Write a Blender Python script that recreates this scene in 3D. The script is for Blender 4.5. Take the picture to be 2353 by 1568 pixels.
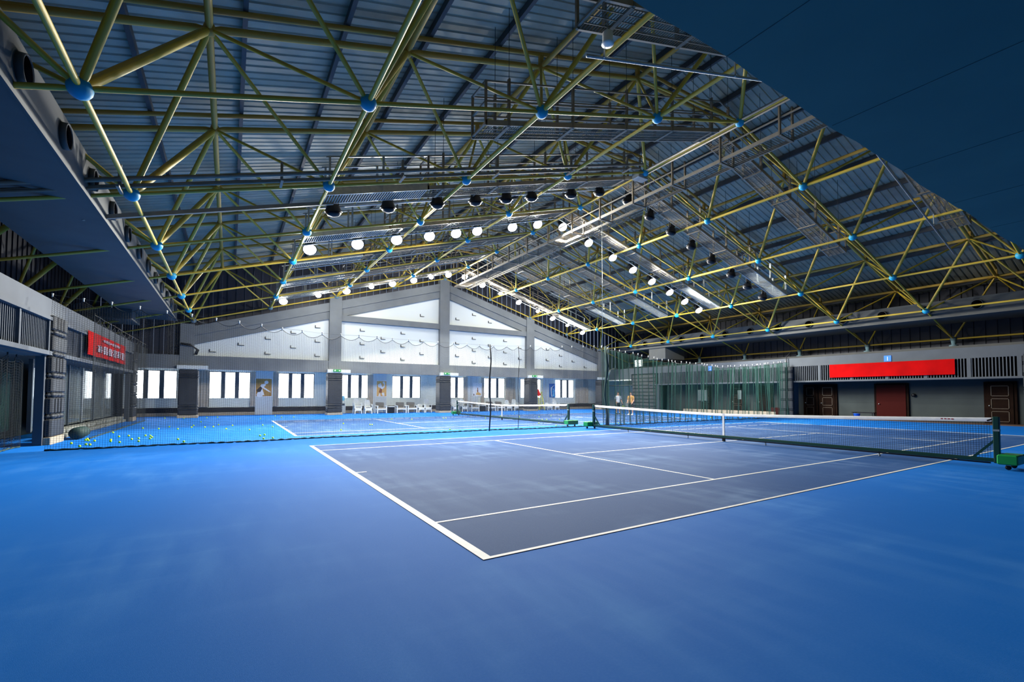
import bpy, bmesh, math, random
from mathutils import Vector, Matrix
random.seed(7)
PI = math.pi
col = bpy.context.scene.collection
for o in list(bpy.data.objects): bpy.data.objects.remove(o)

# ------------------------------------------------------------------ camera
YAW, PITCH, ROLL, FPX = 0.5592, 0.0365, 0.0028, 1054.80
CAM = Vector((-2.0301, -3.8204, 1.5412))
fwd = Vector((math.sin(YAW)*math.cos(PITCH), math.cos(YAW)*math.cos(PITCH), math.sin(PITCH)))
rt = Vector((math.cos(YAW), -math.sin(YAW), 0)); up = rt.cross(fwd)
r2 = rt*math.cos(ROLL)+up*math.sin(ROLL); u2 = up*math.cos(ROLL)-rt*math.sin(ROLL)
cd = bpy.data.cameras.new('camera'); cam = bpy.data.objects.new('camera', cd); col.objects.link(cam)
m = Matrix((r2, u2, -fwd)).transposed().to_4x4(); m.translation = CAM; cam.matrix_world = m
cd.sensor_width = 36; cd.lens = FPX/2353*36; cd.shift_x = -11.25/2353; cd.shift_y = 83.96/2353
cd.clip_start = .05; cd.clip_end = 300
bpy.context.scene.camera = cam

# ------------------------------------------------------------------ world, exposure
w = bpy.data.worlds.new('world'); bpy.context.scene.world = w; w.use_nodes = True
w.node_tree.nodes['Background'].inputs[0].default_value = (.55, .7, 1, 1)
w.node_tree.nodes['Background'].inputs[1].default_value = .6
vs = bpy.context.scene.view_settings
vs.view_transform = 'Standard'; vs.look = 'None'; vs.gamma = 1; vs.exposure = 0.0
LAMP_W = 1850.0      # one metal halide floodlight
WIN_E = 7.0         # frosted daylight panes

# ------------------------------------------------------------------ helpers
def mat(name, c, rough=.6, metal=0, c2=None, scale=3, detail=4, bump=0, bscale=40, spec=.5, stretch=None, emit=0, coords='Object', lo=.35, hi=.7):
    m = bpy.data.materials.new(name); m.use_nodes = True
    n = m.node_tree.nodes; l = m.node_tree.links; b = n['Principled BSDF']
    b.inputs['Base Color'].default_value = (*c, 1); b.inputs['Roughness'].default_value = rough
    b.inputs['Metallic'].default_value = metal; b.inputs['Specular IOR Level'].default_value = spec
    if c2 or bump:
        tc = n.new('ShaderNodeTexCoord'); mp = n.new('ShaderNodeMapping'); l.new(tc.outputs[coords], mp.inputs[0])
        if stretch: mp.inputs['Scale'].default_value = stretch
    if c2:
        nz = n.new('ShaderNodeTexNoise'); nz.inputs['Scale'].default_value = scale; nz.inputs['Detail'].default_value = detail
        l.new(mp.outputs[0], nz.inputs['Vector'])
        cr = n.new('ShaderNodeValToRGB'); cr.color_ramp.elements[0].position = lo; cr.color_ramp.elements[1].position = hi
        cr.color_ramp.elements[0].color = (*c, 1); cr.color_ramp.elements[1].color = (*c2, 1)
        l.new(nz.outputs['Fac'], cr.inputs[0]); l.new(cr.outputs[0], b.inputs['Base Color'])
    if bump:
        nb = n.new('ShaderNodeTexNoise'); nb.inputs['Scale'].default_value = bscale; l.new(mp.outputs[0], nb.inputs['Vector'])
        bp = n.new('ShaderNodeBump'); bp.inputs['Strength'].default_value = bump; bp.inputs['Distance'].default_value = .01
        l.new(nb.outputs['Fac'], bp.inputs['Height']); l.new(bp.outputs[0], b.inputs['Normal'])
    if emit:
        b.inputs['Emission Color'].default_value = (*c, 1); b.inputs['Emission Strength'].default_value = emit
    return m

def floor_mat(name, base, dust_sheen, s1, amt):
    """acrylic court paint: colour, pale dusty streaks in broad patches that also paint in floor sheen"""
    m = bpy.data.materials.new(name); m.use_nodes = True
    n = m.node_tree.nodes; l = m.node_tree.links; b = n['Principled BSDF']
    tc = n.new('ShaderNodeTexCoord')
    def noise(scale, sc, rot, det=5):
        mp = n.new('ShaderNodeMapping'); l.new(tc.outputs['Object'], mp.inputs[0]); mp.inputs['Scale'].default_value = sc; mp.inputs['Rotation'].default_value = (0, 0, rot)
        z = n.new('ShaderNodeTexNoise'); z.inputs['Scale'].default_value = scale; z.inputs['Detail'].default_value = det; l.new(mp.outputs[0], z.inputs['Vector'])
        return z.outputs['Fac']
    def ramp(x, a, c, v):
        r = n.new('ShaderNodeMapRange'); r.inputs[1].default_value = a; r.inputs[2].default_value = c; r.inputs[3].default_value = 0; r.inputs[4].default_value = v; l.new(x, r.inputs[0]); return r.outputs[0]
    def math_(op, x, y):
        q = n.new('ShaderNodeMath'); q.operation = op; l.new(x, q.inputs[0]); l.new(y, q.inputs[1]); return q.outputs[0]
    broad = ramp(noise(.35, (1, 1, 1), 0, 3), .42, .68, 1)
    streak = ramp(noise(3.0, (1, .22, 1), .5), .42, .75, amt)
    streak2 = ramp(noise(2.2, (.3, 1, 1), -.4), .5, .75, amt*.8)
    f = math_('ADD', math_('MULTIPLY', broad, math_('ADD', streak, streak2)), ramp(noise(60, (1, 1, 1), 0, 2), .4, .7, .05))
    mx = n.new('ShaderNodeMix'); mx.data_type = 'RGBA'; mx.inputs[6].default_value = (*base, 1); mx.inputs[7].default_value = (*dust_sheen, 1)  # pale tint mixes real dusting with painted-in floor sheen
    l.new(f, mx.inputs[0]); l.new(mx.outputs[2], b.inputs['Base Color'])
    b.inputs['Roughness'].default_value = .72; b.inputs['Specular IOR Level'].default_value = s1
    nb = n.new('ShaderNodeTexNoise'); nb.inputs['Scale'].default_value = 220; l.new(tc.outputs['Object'], nb.inputs['Vector'])
    bp = n.new('ShaderNodeBump'); bp.inputs['Strength'].default_value = .25; bp.inputs['Distance'].default_value = .004
    l.new(nb.outputs['Fac'], bp.inputs['Height']); l.new(bp.outputs[0], b.inputs['Normal'])
    return m

M = dict(
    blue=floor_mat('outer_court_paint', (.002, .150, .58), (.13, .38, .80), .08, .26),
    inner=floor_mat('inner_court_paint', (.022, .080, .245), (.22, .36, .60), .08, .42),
    line=mat('line_paint', (.86, .85, .80), .6, c2=(.76, .74, .69), scale=6),
    yellow=mat('yellow_tube_paint', (.62, .42, .02), .5, c2=(.42, .30, .05), scale=2.2, bump=.2, bscale=6),
    yellow2=mat('dusty_yellow_tube_paint', (.48, .33, .05), .6, c2=(.44, .21, .02), scale=1.5),
    ball=mat('node_blue_paint', (.008, .34, .56), .5),
    ballg=mat('node_grey_paint', (.10, .17, .2), .6),
    deck=mat('roof_deck_metal', (.35, .35, .27), .5, .15, c2=(.265, .265, .205), scale=1.3),
    purlin=mat('purlin_steel', (.055, .055, .055), .6),
    steel=mat('catwalk_steel', (.27, .24, .19), .6, .1, c2=(.22, .19, .14), scale=4),
    rust=mat('catwalk_post_steel', (.20, .155, .10), .6, .1, c2=(.25, .21, .15), scale=5),
    galv=mat('galvanised_steel', (.42, .45, .44), .4, .5, c2=(.32, .35, .36), scale=8),
    concrete=mat('painted_grey_concrete', (.15, .165, .175), .8, c2=(.125, .138, .148), scale=1.2, bump=.1, bscale=30),
    conc2=mat('painted_grey_blue_beam', (.078, .09, .105), .75, c2=(.066, .076, .09), scale=1.5),
    dconc=mat('dark_grey_render', (.07, .075, .078), .85, c2=(.09, .09, .088), scale=2),
    panel=mat('white_wall_panel', (.62, .66, .655), .75),
    wallw=mat('white_tiled_wall', (.78, .80, .70), .6, c2=(.72, .75, .66), scale=2),
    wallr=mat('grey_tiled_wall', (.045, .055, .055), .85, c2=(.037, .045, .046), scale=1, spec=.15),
    clad=mat('dark_wall_cladding', (.020, .023, .036), .55, .2, c2=(.022, .025, .04), scale=1),
    duct=mat('duct_sheet', (.082, .086, .082), .75, c2=(.07, .074, .072), scale=1.5),
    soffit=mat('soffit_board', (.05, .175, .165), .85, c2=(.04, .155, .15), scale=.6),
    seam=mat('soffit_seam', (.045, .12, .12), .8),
    black=mat('black_paint', (.005, .005, .007), .4, spec=.25),
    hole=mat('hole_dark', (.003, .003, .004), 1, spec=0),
    pad=mat('charcoal_padding', (.034, .038, .044), .5, c2=(.027, .030, .035), scale=3, bump=.3, bscale=5, spec=.28),
    net=mat('net_cord_green', (.010, .038, .034), .7),
    netb=mat('net_cord_black', (.006, .010, .010), .7),
    netg=mat('net_cord_bright_green', (.022, .080, .060), .7, spec=.2),
    postg=mat('post_dark_green', (.006, .05, .035), .35),
    boxg=mat('ballast_green', (.008, .30, .06), .4),
    white=mat('white_plastic', (.78, .79, .74), .45),
    cloth=mat('white_net_tape', (.93, .93, .93), .7, c2=(.78, .79, .84), scale=5),
    red=mat('red_cloth', (.50, .0015, .002), .85, c2=(.38, .0015, .002), scale=1.5, spec=.08),
    smear=mat('faded_pale_print', (.62, .52, .60), .7, c2=(.5, .36, .45), scale=12),
    lamp=mat('lamp_glow', (1, 1, 1), .5, emit=9),
    refl=mat('lamp_reflector', (.5, .5, .5), .25, .8),
    pane=mat('daylight_pane', (.93, .97, 1), .5, emit=WIN_E),
    pane_glow=mat('added_glow_pane', (.55, .75, .9), .5, emit=.16),  # door glass with weak emission added to brighten it
    frame=mat('dark_window_frame', (.045, .065, .085), .5),
    curtain=mat('beige_curtain', (.50, .44, .36), .9, c2=(.42, .37, .30), scale=4),
    band=mat('dark_wainscot', (.012, .010, .012), .6),
    beige=mat('beige_skirting', (.48, .40, .28), .6, c2=(.4, .33, .24), scale=5),
    door=mat('dark_brown_door', (.010, .005, .004), .85, c2=(.015, .008, .005), scale=3, spec=.04),
    doorm=mat('door_moulding', (.06, .04, .022), .5),
    rdoor=mat('red_brown_door', (.040, .007, .006), .85, spec=.04),
    exitg=mat('exit_green', (.01, .22, .04), .5, emit=.5),
    exitw=mat('exit_glyph', (.7, 1, .7), .5, emit=1),
    signb=mat('sign_blue', (.01, .2, .85), .5),
    cushion=mat('grey_cushion', (.22, .205, .18), .9),
    tball=mat('tennis_ball_felt', (.58, .88, .02), .85, spec=.1),
    glass=None,
    p_tan=mat('poster_tan', (.50, .27, .06), .6, c2=(.42, .2, .04), scale=4),
    p_org=mat('poster_orange', (.75, .42, .12), .6), p_blue=mat('poster_blue', (.005, .10, .36), .5, c2=(.01, .22, .55), scale=4),
    p_white=mat('poster_white', (.86, .84, .82), .6), p_brown=mat('poster_brown', (.25, .07, .02), .6), p_dark=mat('poster_dark', (.03, .02, .02), .6),
    skin=mat('skin', (.50, .26, .16), .5), hair=mat('black_hair', (.008, .007, .006), .6), shirtw=mat('white_shirt', (.75, .76, .78), .8),
    shirtt=mat('tan_shirt', (.42, .22, .06), .8, c2=(.5, .28, .09), scale=5), shorts=mat('black_shorts', (.01, .012, .014), .8),
    shoe=mat('white_shoe', (.7, .7, .66), .6), shoed=mat('dark_shoe', (.03, .03, .035), .6), lip=mat('lips', (.35, .12, .09), .5),
    stone=mat('rough_pale_stone', (.33, .33, .28), .9, c2=(.10, .11, .10), scale=14, detail=8, bump=1, bscale=20),
    ywood=mat('yellow_ladder_paint', (.62, .60, .05), .5), cable=mat('black_cable', (.01, .01, .012), .6),
    pinkg=mat('green_cloth', (.02, .09, .07), .8), bluep=mat('blue_plastic', (.01, .09, .5), .4), bluel=mat('light_blue_plastic', (.2, .6, .8), .3),
    bluel2=mat('dull_blue_glass', (.10, .2, .28), .3),
    notice=mat('dull_notice_paper', (.10, .13, .12), .8),
    logo=mat('red_print', (.45, .02, .04), .6), wood=mat('brown_wood', (.07, .035, .02), .6),
)
g = bpy.data.materials.new('window_glass'); g.use_nodes = True
b = g.node_tree.nodes['Principled BSDF']; b.inputs['Base Color'].default_value = (.75, .85, .85, 1); b.inputs['Roughness'].default_value = .05
b.inputs['Transmission Weight'].default_value = .9; b.inputs['IOR'].default_value = 1.1
M['glass'] = g

def link(o, parent=None):
    col.objects.link(o)
    if parent: o.parent = parent
    return o
def tag(o, label=None, cat=None, group=None, kind=None):
    if label: o['label'] = label
    if cat: o['category'] = cat
    if group: o['group'] = group
    if kind: o['kind'] = kind
    return o
def empty(name, loc=(0, 0, 0), rz=0, **k):
    o = bpy.data.objects.new(name, None); o.empty_display_size = .1; link(o); o.location = loc; o.rotation_euler = (0, 0, rz)
    return tag(o, **k)
class MB:
    """collects shapes into one mesh"""
    def __init__(s): s.v = []; s.f = []; s.sm = []
    def add(s, vs, fs, smooth=False):
        k = len(s.v); s.v += [tuple(p) for p in vs]; s.f += [tuple(i+k for i in f) for f in fs]; s.sm += [smooth]*len(fs); return s
    def box(s, x0, x1, y0, y1, z0, z1):
        return s.add([(x0, y0, z0), (x1, y0, z0), (x1, y1, z0), (x0, y1, z0), (x0, y0, z1), (x1, y0, z1), (x1, y1, z1), (x0, y1, z1)],
                     [(0, 3, 2, 1), (4, 5, 6, 7), (0, 1, 5, 4), (1, 2, 6, 5), (2, 3, 7, 6), (3, 0, 4, 7)])
    def bbox(s, x0, x1, y0, y1, z0, z1, e=.01):
        """box with chamfered vertical and top edges"""
        rings = []
        for z, k in ((z0, e), (z0+e, 0), (z1-e, 0), (z1, e)):
            q = []
            for (cx, cy) in ((x0, y0), (x1, y0), (x1, y1), (x0, y1)):
                dx = e if cx == x0 else -e; dy = e if cy == y0 else -e
                kk = k
                a = (cx+dx+(kk if cx == x0 else -kk)*.6, cy+(kk if cy == y0 else -kk), z); c = (cx+(kk if cx == x0 else -kk), cy+dy+(kk if cy == y0 else -kk)*.6, z)
                q += [a, c] if (cx, cy) in ((x1, y0), (x0, y1)) else [c, a]
            rings.append(q)
        vs = [p for r in rings for p in r]; fs = []
        for i in range(3):
            for j in range(8): fs.append((i*8+j, i*8+(j+1) % 8, i*8+8+(j+1) % 8, i*8+8+j))
        fs += [tuple(range(7, -1, -1)), tuple(range(24, 32))]
        return s.add(vs, fs)
    def bar(s, p, q, wd, ht, upv=(0, 0, 1)):
        p = Vector(p); q = Vector(q); d = (q-p).normalized(); u = Vector(upv); a = d.cross(u)
        if a.length < 1e-4: a = d.cross(Vector((0, 1, 0)))
        a = a.normalized()*wd/2; c = a.cross(d).normalized()*ht/2
        return s.add([p-a-c, p+a-c, p+a+c, p-a+c, q-a-c, q+a-c, q+a+c, q-a+c], [(0, 3, 2, 1), (4, 5, 6, 7), (0, 1, 5, 4), (1, 2, 6, 5), (2, 3, 7, 6), (3, 0, 4, 7)])
    def tube(s, pts, r, n=6, cap=True, smooth=True):
        pts = [Vector(p) for p in pts]; k = len(pts); rr = r if isinstance(r, (list, tuple)) else [r]*k
        vs = []; fs = []; prev = None
        for i, p in enumerate(pts):
            d = (pts[min(i+1, k-1)]-pts[max(i-1, 0)]); d = d.normalized() if d.length > 1e-9 else Vector((0, 0, 1))
            a = prev - d*prev.dot(d) if prev is not None else d.orthogonal()
            a = a.normalized(); prev = a; c = d.cross(a)
            vs += [p+(a*math.cos(2*PI*j/n)+c*math.sin(2*PI*j/n))*rr[i] for j in range(n)]
        for i in range(k-1):
            for j in range(n): fs.append((i*n+j, i*n+(j+1) % n, i*n+n+(j+1) % n, i*n+n+j))
        if cap: fs += [tuple(range(n-1, -1, -1)), tuple(range((k-1)*n, k*n))]
        return s.add(vs, fs, smooth)
    def lathe(s, prof, n=16, c=(0, 0, 0), ax='z', smooth=True):
        vs = []; fs = []
        for r, h in prof:
            for j in range(n):
                a = 2*PI*j/n; x, y, z = r*math.cos(a), r*math.sin(a), h
                if ax == 'y': x, y, z = x, z, y
                if ax == 'x': x, y, z = z, x, y
                vs.append((x+c[0], y+c[1], z+c[2]))
        for i in range(len(prof)-1):
            for j in range(n): fs.append((i*n+j, i*n+(j+1) % n, i*n+n+(j+1) % n, i*n+n+j))
        fs += [tuple(range(n-1, -1, -1)), tuple(range((len(prof)-1)*n, len(prof)*n))]
        return s.add(vs, fs, smooth)
    def poly(s, pts, f=None): return s.add(pts, [tuple(range(len(pts)))] if f is None else f)
    def prism(s, pts, d):
        """extrude a polygon by vector d"""
        k = len(pts); a = [Vector(p) for p in pts]; c = [p+Vector(d) for p in a]
        return s.add(a+c, [tuple(range(k-1, -1, -1)), tuple(range(k, 2*k))]+[(i, (i+1) % k, k+(i+1) % k, k+i) for i in range(k)])
    def mesh(s, name, m):
        me = bpy.data.meshes.new(name); me.from_pydata(s.v, [], s.f); me.materials.append(m)
        me.polygons.foreach_set('use_smooth', s.sm); me.update(); return me
    def build(s, name, m, parent=None, **k):
        o = bpy.data.objects.new(name, s.mesh(name, m)); link(o, parent); return tag(o, **k)
def inst(name, me, parent, loc=(0, 0, 0), **k):
    o = bpy.data.objects.new(name, me); link(o, parent); o.location = loc; return tag(o, **k)
def copy_tree(o, parent=None):
    c = o.copy(); col.objects.link(c); c.parent = parent
    for ch in list(o.children):
        if ch.name.startswith('camera'): continue
        copy_tree(ch, c)
    return c
_rod = {}
def rod(name, p, q, r, mk, parent, n=10, cone=True, **k):
    """one strut: shared unit mesh stretched between two points"""
    key = (mk, n, cone)
    if key not in _rod:
        prof = [(.4, 0), (1, .05), (1, .95), (.4, 1)] if cone else [(1, 0), (1, 1)]
        _rod[key] = MB().lathe(prof, n).mesh('tube_'+mk, M[mk])
    p = Vector(p); q = Vector(q); d = q-p
    o = bpy.data.objects.new(name, _rod[key]); link(o, parent)
    o.location = p; o.rotation_mode = 'QUATERNION'; o.rotation_quaternion = Vector((0, 0, 1)).rotation_difference(d.normalized()); o.scale = (r, r, d.length)
    return tag(o, **k)

# ------------------------------------------------------------------ measures
XR, SX, Y0, SY, ZR, DZ = 13.0745, 4.2829, 5.4814, 4.3598, 11.1931, 1.256
XN = lambda i: XR+SX*i
YN = lambda j: Y0+SY*j
SL = DZ/SX
ZL = lambda x: ZR-SL*abs(x-XR)
XL, XRT = -6.6, 31.2            # faces of the side galleries
GY = 31.7                       # gable plane
WY = 34.5                       # window wall
YB = -12.0                      # wall behind the camera
C2X, C2Y = .01, 14.627

# ------------------------------------------------------------------ FLOOR
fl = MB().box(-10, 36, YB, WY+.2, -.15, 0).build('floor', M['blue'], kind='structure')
for (cx, cy) in ((0, 0), (C2X, C2Y)):
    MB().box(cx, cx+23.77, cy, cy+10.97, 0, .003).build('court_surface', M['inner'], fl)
    def ln(x0, x1, y0, y1): MB().box(cx+x0, cx+x1, cy+y0, cy+y1, .0005, .006).build('court_line', M['line'], fl)
    ln(0, .1, 0, 10.97); ln(23.67, 23.77, 0, 10.97)
    for y in (0, 1.37, 9.55, 10.92): ln(.1, 23.67, y, y+.05)
    ln(5.46, 5.51, 1.42, 9.55); ln(18.26, 18.31, 1.42, 9.55); ln(5.51, 18.26, 5.46, 5.51)
    ln(.1, .3, 5.46, 5.51); ln(23.47, 23.67, 5.46, 5.51)

# ------------------------------------------------------------------ ROOF (setting)
DK = lambda x: 14.55-.2933*abs(x-XR)
ceil = empty('ceiling', (XR, 12, 12), kind='structure')
def at(o, parent):
    """parent while keeping world coordinates baked in the mesh"""
    o.parent = parent; o.matrix_parent_inverse = parent.matrix_world.inverted() if False else Matrix.Translation(-parent.location); return o
def deck_sheet(sgn, y0, y1):
    b = MB(); x1 = XR+sgn*22.6
    n = round((y1-y0)/.29); p = (y1-y0)/n
    prof = []
    for k in range(n):
        y = y0+k*p; prof += [(y, 0), (y+p*.66, 0), (y+p*.76, .032), (y+p*.9, .032)]
    prof.append((y1, 0))
    vs = [(XR, y, DK(XR)+h) for y, h in prof]+[(x1, y, DK(x1)+h) for y, h in prof]
    k = len(prof); fs = [(i, i+1, k+i+1, k+i) if sgn < 0 else (i, k+i, k+i+1, i+1) for i in range(k-1)]
    b.add(vs, fs); return b
ys = [YB]+[YN(j)-SY/2 for j in range(-3, 8)]; ys = [y for y in ys if y < GY+.5]+[GY+.6]
for sgn in (-1, 1):
    for a, c in zip(ys[:-1], ys[1:]):
        at(deck_sheet(sgn, a, c).build('roof_sheet', M['deck']), ceil)
at(MB().prism([(XR-23, YB-.1, DK(XR-23)+.12), (XR, YB-.1, DK(XR)+.12), (XR+23, YB-.1, DK(XR+23)+.12), (XR+23, YB-.1, DK(XR+23)+.3), (XR, YB-.1, DK(XR)+.3), (XR-23, YB-.1, DK(XR-23)+.3)], (0, WY+.9-YB, 0)).build('roof_backing', M['dconc']), ceil)
for k in range(-10, 11):
    x = XR+k*2.14 + (.0 if k else 0)
    xs = [x] if k else [XR-.35, XR+.35]
    for xx in xs: at(MB().bar((xx, YB, DK(xx)-.13), (xx, GY+.4, DK(xx)-.13), .1, .22).build('purlin', M['purlin']), ceil)

# ------------------------------------------------------------------ SPACE TRUSS
truss = empty('roof_truss', (XR, 12, 4.8), label='yellow tubular space frame with blue ball nodes spanning under the metal roof', cat='roof truss')
def tr(o): o.parent = truss; o.matrix_parent_inverse = Matrix.Translation(-truss.location); return o
def trod(name, p, q, r, mk, **k):
    o = rod(name, p, q, r, mk, None, **k); return tr(o)
JB = list(range(-2, 7)); JT = [j+.5 for j in range(-3, 6)]
def B(i, j): return Vector((XN(i), YN(j), ZR-DZ*abs(i)))
def T(i, j): return Vector((XN(i)+(.64 if i > 0 else -.64), YN(j), ZR-DZ*abs(i)+2.46))
bm_ = MB().lathe([(.02, -.165)]+[(.165*math.cos(a), .165*math.sin(a)) for a in [PI*(-.5+t/8) for t in range(1, 8)]]+[(.02, .165)], 20)
bme = bm_.mesh('node_ball', M['ball']); bmg = bm_.mesh('node_ball_grey', M['ballg'])
for j in JB:
    for i in range(-5, 6):
        g_ = (j == 6 or abs(i) == 5)
        o = inst('ball_node', bmg if g_ else bme, None, B(i, j)); tr(o)
        if g_: o['label'] = 'grey-painted ball node'
        if abs(i) == 5:
            tr(MB().lathe([(.22, -.45), (.22, -.38), (.1, -.34), (.13, -.1)], 12, B(i, j)).build('bearing_foot', M['ballg']))
tn = MB().lathe([(.02, -.13), (.1, -.1), (.13, 0), (.1, .1), (.02, .13)], 12)
tme = tn.mesh('top_node', M['yellow2'])
for j in JT:
    for i in [k+.5 for k in range(-5, 5)]:
        tr(inst('top_node', tme, None, T(i, j)))
        t = T(i, j); tr(MB().box(t.x-.06, t.x+.06, t.y-.06, t.y+.06, t.z+.1, t.z+.36).build('rafter_stub', M['yellow2']))
for j in JB:
    for i in range(-5, 5): trod('bottom_chord', B(i, j), B(i+1, j), .045, 'yellow')
for j in JB[:-1]:
    for i in range(-5, 6): trod('bottom_chord', B(i, j), B(i, j+1), .062 if abs(i) in (1, 2) else .05, 'yellow')
for j in JT:
    for i in [k+.5 for k in range(-5, 4)]:
        trod('top_chord', T(i, j), T(i+1, j), .078, 'yellow2')
        u = Vector((0, 0, .42)); trod('rafter', T(i, j)+u, T(i+1, j)+u, .06, 'yellow2', cone=False)
for j in JT[:-1]:
    for i in [k+.5 for k in range(-5, 5)]: trod('top_chord', T(i, j), T(i, j+1), .075, 'yellow2')
diag = []
for j in JB:
    for i in range(-5, 6):
        for a in (-.5, .5):
            for c in (-.5, .5):
                ii, jj = i+a, j+c
                if abs(ii) <= 4.5 and jj in JT: diag.append((B(i, j), T(ii, jj), .078 if (a*i < 0 or (i == 0)) and c < 0 and abs(i) < 5 else .05 if c > 0 else .058, (i, a, c)))
diag.sort(key=lambda d: (d[0]-CAM).length)
def rr(d): # heavier tubes run towards the ridge
    return .08 if (d[3][0] <= -3 and d[3][1] > 0 and d[3][2] > 0) else d[2]*.8
for d in diag[:296]: trod('diagonal', d[0], d[1], rr(d), 'yellow')
rest = MB()
for d in diag[296:]: rest.tube([d[0], d[1]], .045, 8)
if rest.v: tr(rest.build('diagonal', M['yellow'], kind='stuff'))

# ------------------------------------------------------------------ CATWALKS
def ridge_pts(xa, xb, y, dz):
    return [(xa, y, ZL(xa)+dz), (XR, y, ZR+dz), (xb, y, ZL(xb)+dz)]
def catwalk(yf, half, label, galv=False, group=None):
    """walkway following both slopes; yf = its far edge"""
    xa, xb = XR-half, XR+half; yn = yf-.75
    t = empty('catwalk', (XR, yf-.37, ZR), label=label, cat='catwalk', group=group)
    def P(o): o.parent = t; o.matrix_parent_inverse = Matrix.Translation(-t.location); return o
    zf = .02
    segs = [(xa, XR), (XR, xb)]
    for (a, c) in segs:
        for y in (yn, yf):
            P(MB().bar((a, y, ZL(a)+zf+.06), (c, y, ZL(c)+zf+.06), .05, .13).build('side_beam', M['steel']))
            for h in (.62, 1.15):
                P(MB().bar((a, y, ZL(a)+zf+h), (c, y, ZL(c)+zf+h), .04, .04).build('handrail', M['steel']))
        b = MB(); n = int(abs(c-a)/.075)
        for k in range(n):
            x = a+(c-a)*(k+.5)/n; z = ZL(x)+zf
            b.add([(x-.006, yn+.03, z+.012), (x+.006, yn+.03, z+.012), (x+.006, yf-.03, z+.012), (x-.006, yf-.03, z+.012), (x, yn+.03, z-.008), (x, yf-.03, z-.008)], [(0, 1, 2, 3), (0, 3, 5, 4), (1, 4, 5, 2)])
        for y in (yn+.2, yn+.38, yn+.56): b.bar((a, y, ZL(a)+zf), (c, y, ZL(c)+zf), .012, .02)
        P(b.build('grating', M['steel'], kind='stuff'))
    xs = [XR+s*(SX*.5*k+.5) for s in (-1, 1) for k in range(0, 7) if SX*.5*k+.5 < half]
    for x in xs:
        for y in (yn, yf):
            P(MB().bar((x, y, ZL(x)+zf-.02), (x, y, ZL(x)+zf+1.25), .09, .05, (1, 0, 0)).build('post', M['rust']))
        P(MB().bar((x, yn, ZL(x)+zf-.0), (x, yf, ZL(x)+zf-.0), .08, .06).build('cross_beam', M['rust']))
        for y in (yn, yf): P(MB().tube([(x, y, ZL(x)+zf+1.2), (x, y, ZL(x)+3.2)], .008, 4).build('hanger', M['cable']))
    for x in (xa, xb):
        for h in (.06, .62, 1.15): P(MB().bar((x, yn, ZL(x)+zf+h), (x, yf, ZL(x)+zf+h), .05, .05).build('end_rail', M['steel']))
        for y in (yn, yf): P(MB().bar((x, y, ZL(x)+zf), (x, y, ZL(x)+zf+1.17), .05, .06, (1, 0, 0)).build('post', M['rust']))
    if galv:   # newer galvanised bays bolted on at both ends
        for s in (-1, 1):
            a, c = XR+s*half, XR+s*(half+3.2)
            for y in (yn, yf):
                P(MB().bar((a, y, ZL(a)+zf+.1), (c, y, ZL(c)+zf+.1), .05, .22).build('side_beam', M['galv'], label='light galvanised side beam'))
                P(MB().bar((a, y, ZL(a)+zf+1.15), (c, y, ZL(c)+zf+1.15), .045, .045).build('handrail', M['galv'], label='light galvanised handrail'))
                for x in (XR+s*(half+1.5), XR+s*(half+3.1)): P(MB().bar((x, y, ZL(x)+zf), (x, y, ZL(x)+zf+1.17), .1, .05, (1, 0, 0)).build('post', M['galv'], label='light galvanised post'))
            b = MB(); n = 40
            for k in range(n):
                x = a+(c-a)*(k+.5)/n; z = ZL(x)+zf; b.box(x-.01, x+.01, yn+.03, yf-.03, z-.01, z+.015)
            P(b.build('grating', M['galv'], kind='stuff'))
    return t
cat_y = [2.65+SY*k for k in range(7)]
cat_lab = ['short catwalk nearest the camera crossing under the ridge beside the blue soffit', 'short open catwalk crossing the ridge behind the first row of ball nodes',
           'catwalk with pale galvanised ends carrying the row of black unlit floodlights', 'catwalk carrying the nearer row of glowing floodlights',
           'unlit catwalk just beyond the nearer row of glowing floodlights', 'second unlit catwalk between the two rows of glowing floodlights', 'farthest catwalk carrying the row of glowing floodlights near the gable']
for k, y in enumerate(cat_y):
    ct = catwalk(y, 9.75 if k < 2 else 9.6, cat_lab[k], galv=k >= 2)
    def P(o): o.parent = ct; o.matrix_parent_inverse = Matrix.Translation(-ct.location); return o
    # pipes clipped along the rail, dropping bracket with white conduit
    a, c = XR-9, XR+9
    P(MB().tube(ridge_pts(a, c, y+.12, .3), .022, 6).build('conduit', M['galv']))
    if k == 0:
        P(MB().tube(ridge_pts(3.6, 24, y+.05, -.42), .032, 8).build('lighting_pipe', M['galv']))
        for x in (4.0, 8.3, 17.0, 21.5): P(MB().bar((x, y, ZL(x)-.45), (x, y, ZL(x)+.05), .03, .03, (1, 0, 0)).build('drop_bracket', M['galv']))
    if k >= 2:
        P(MB().tube(ridge_pts(XR-13, XR+13, y+.38, .02), .03, 6).build('lamp_pipe', M['galv']))
        for x in [XR+s*(2.14*q+1) for s in (-1, 1) for q in range(6)]: P(MB().bar((x, y, ZL(x)+.06), (x, y+.4, ZL(x)+.03), .03, .03).build('lamp_bracket', M['rust']))

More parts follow.
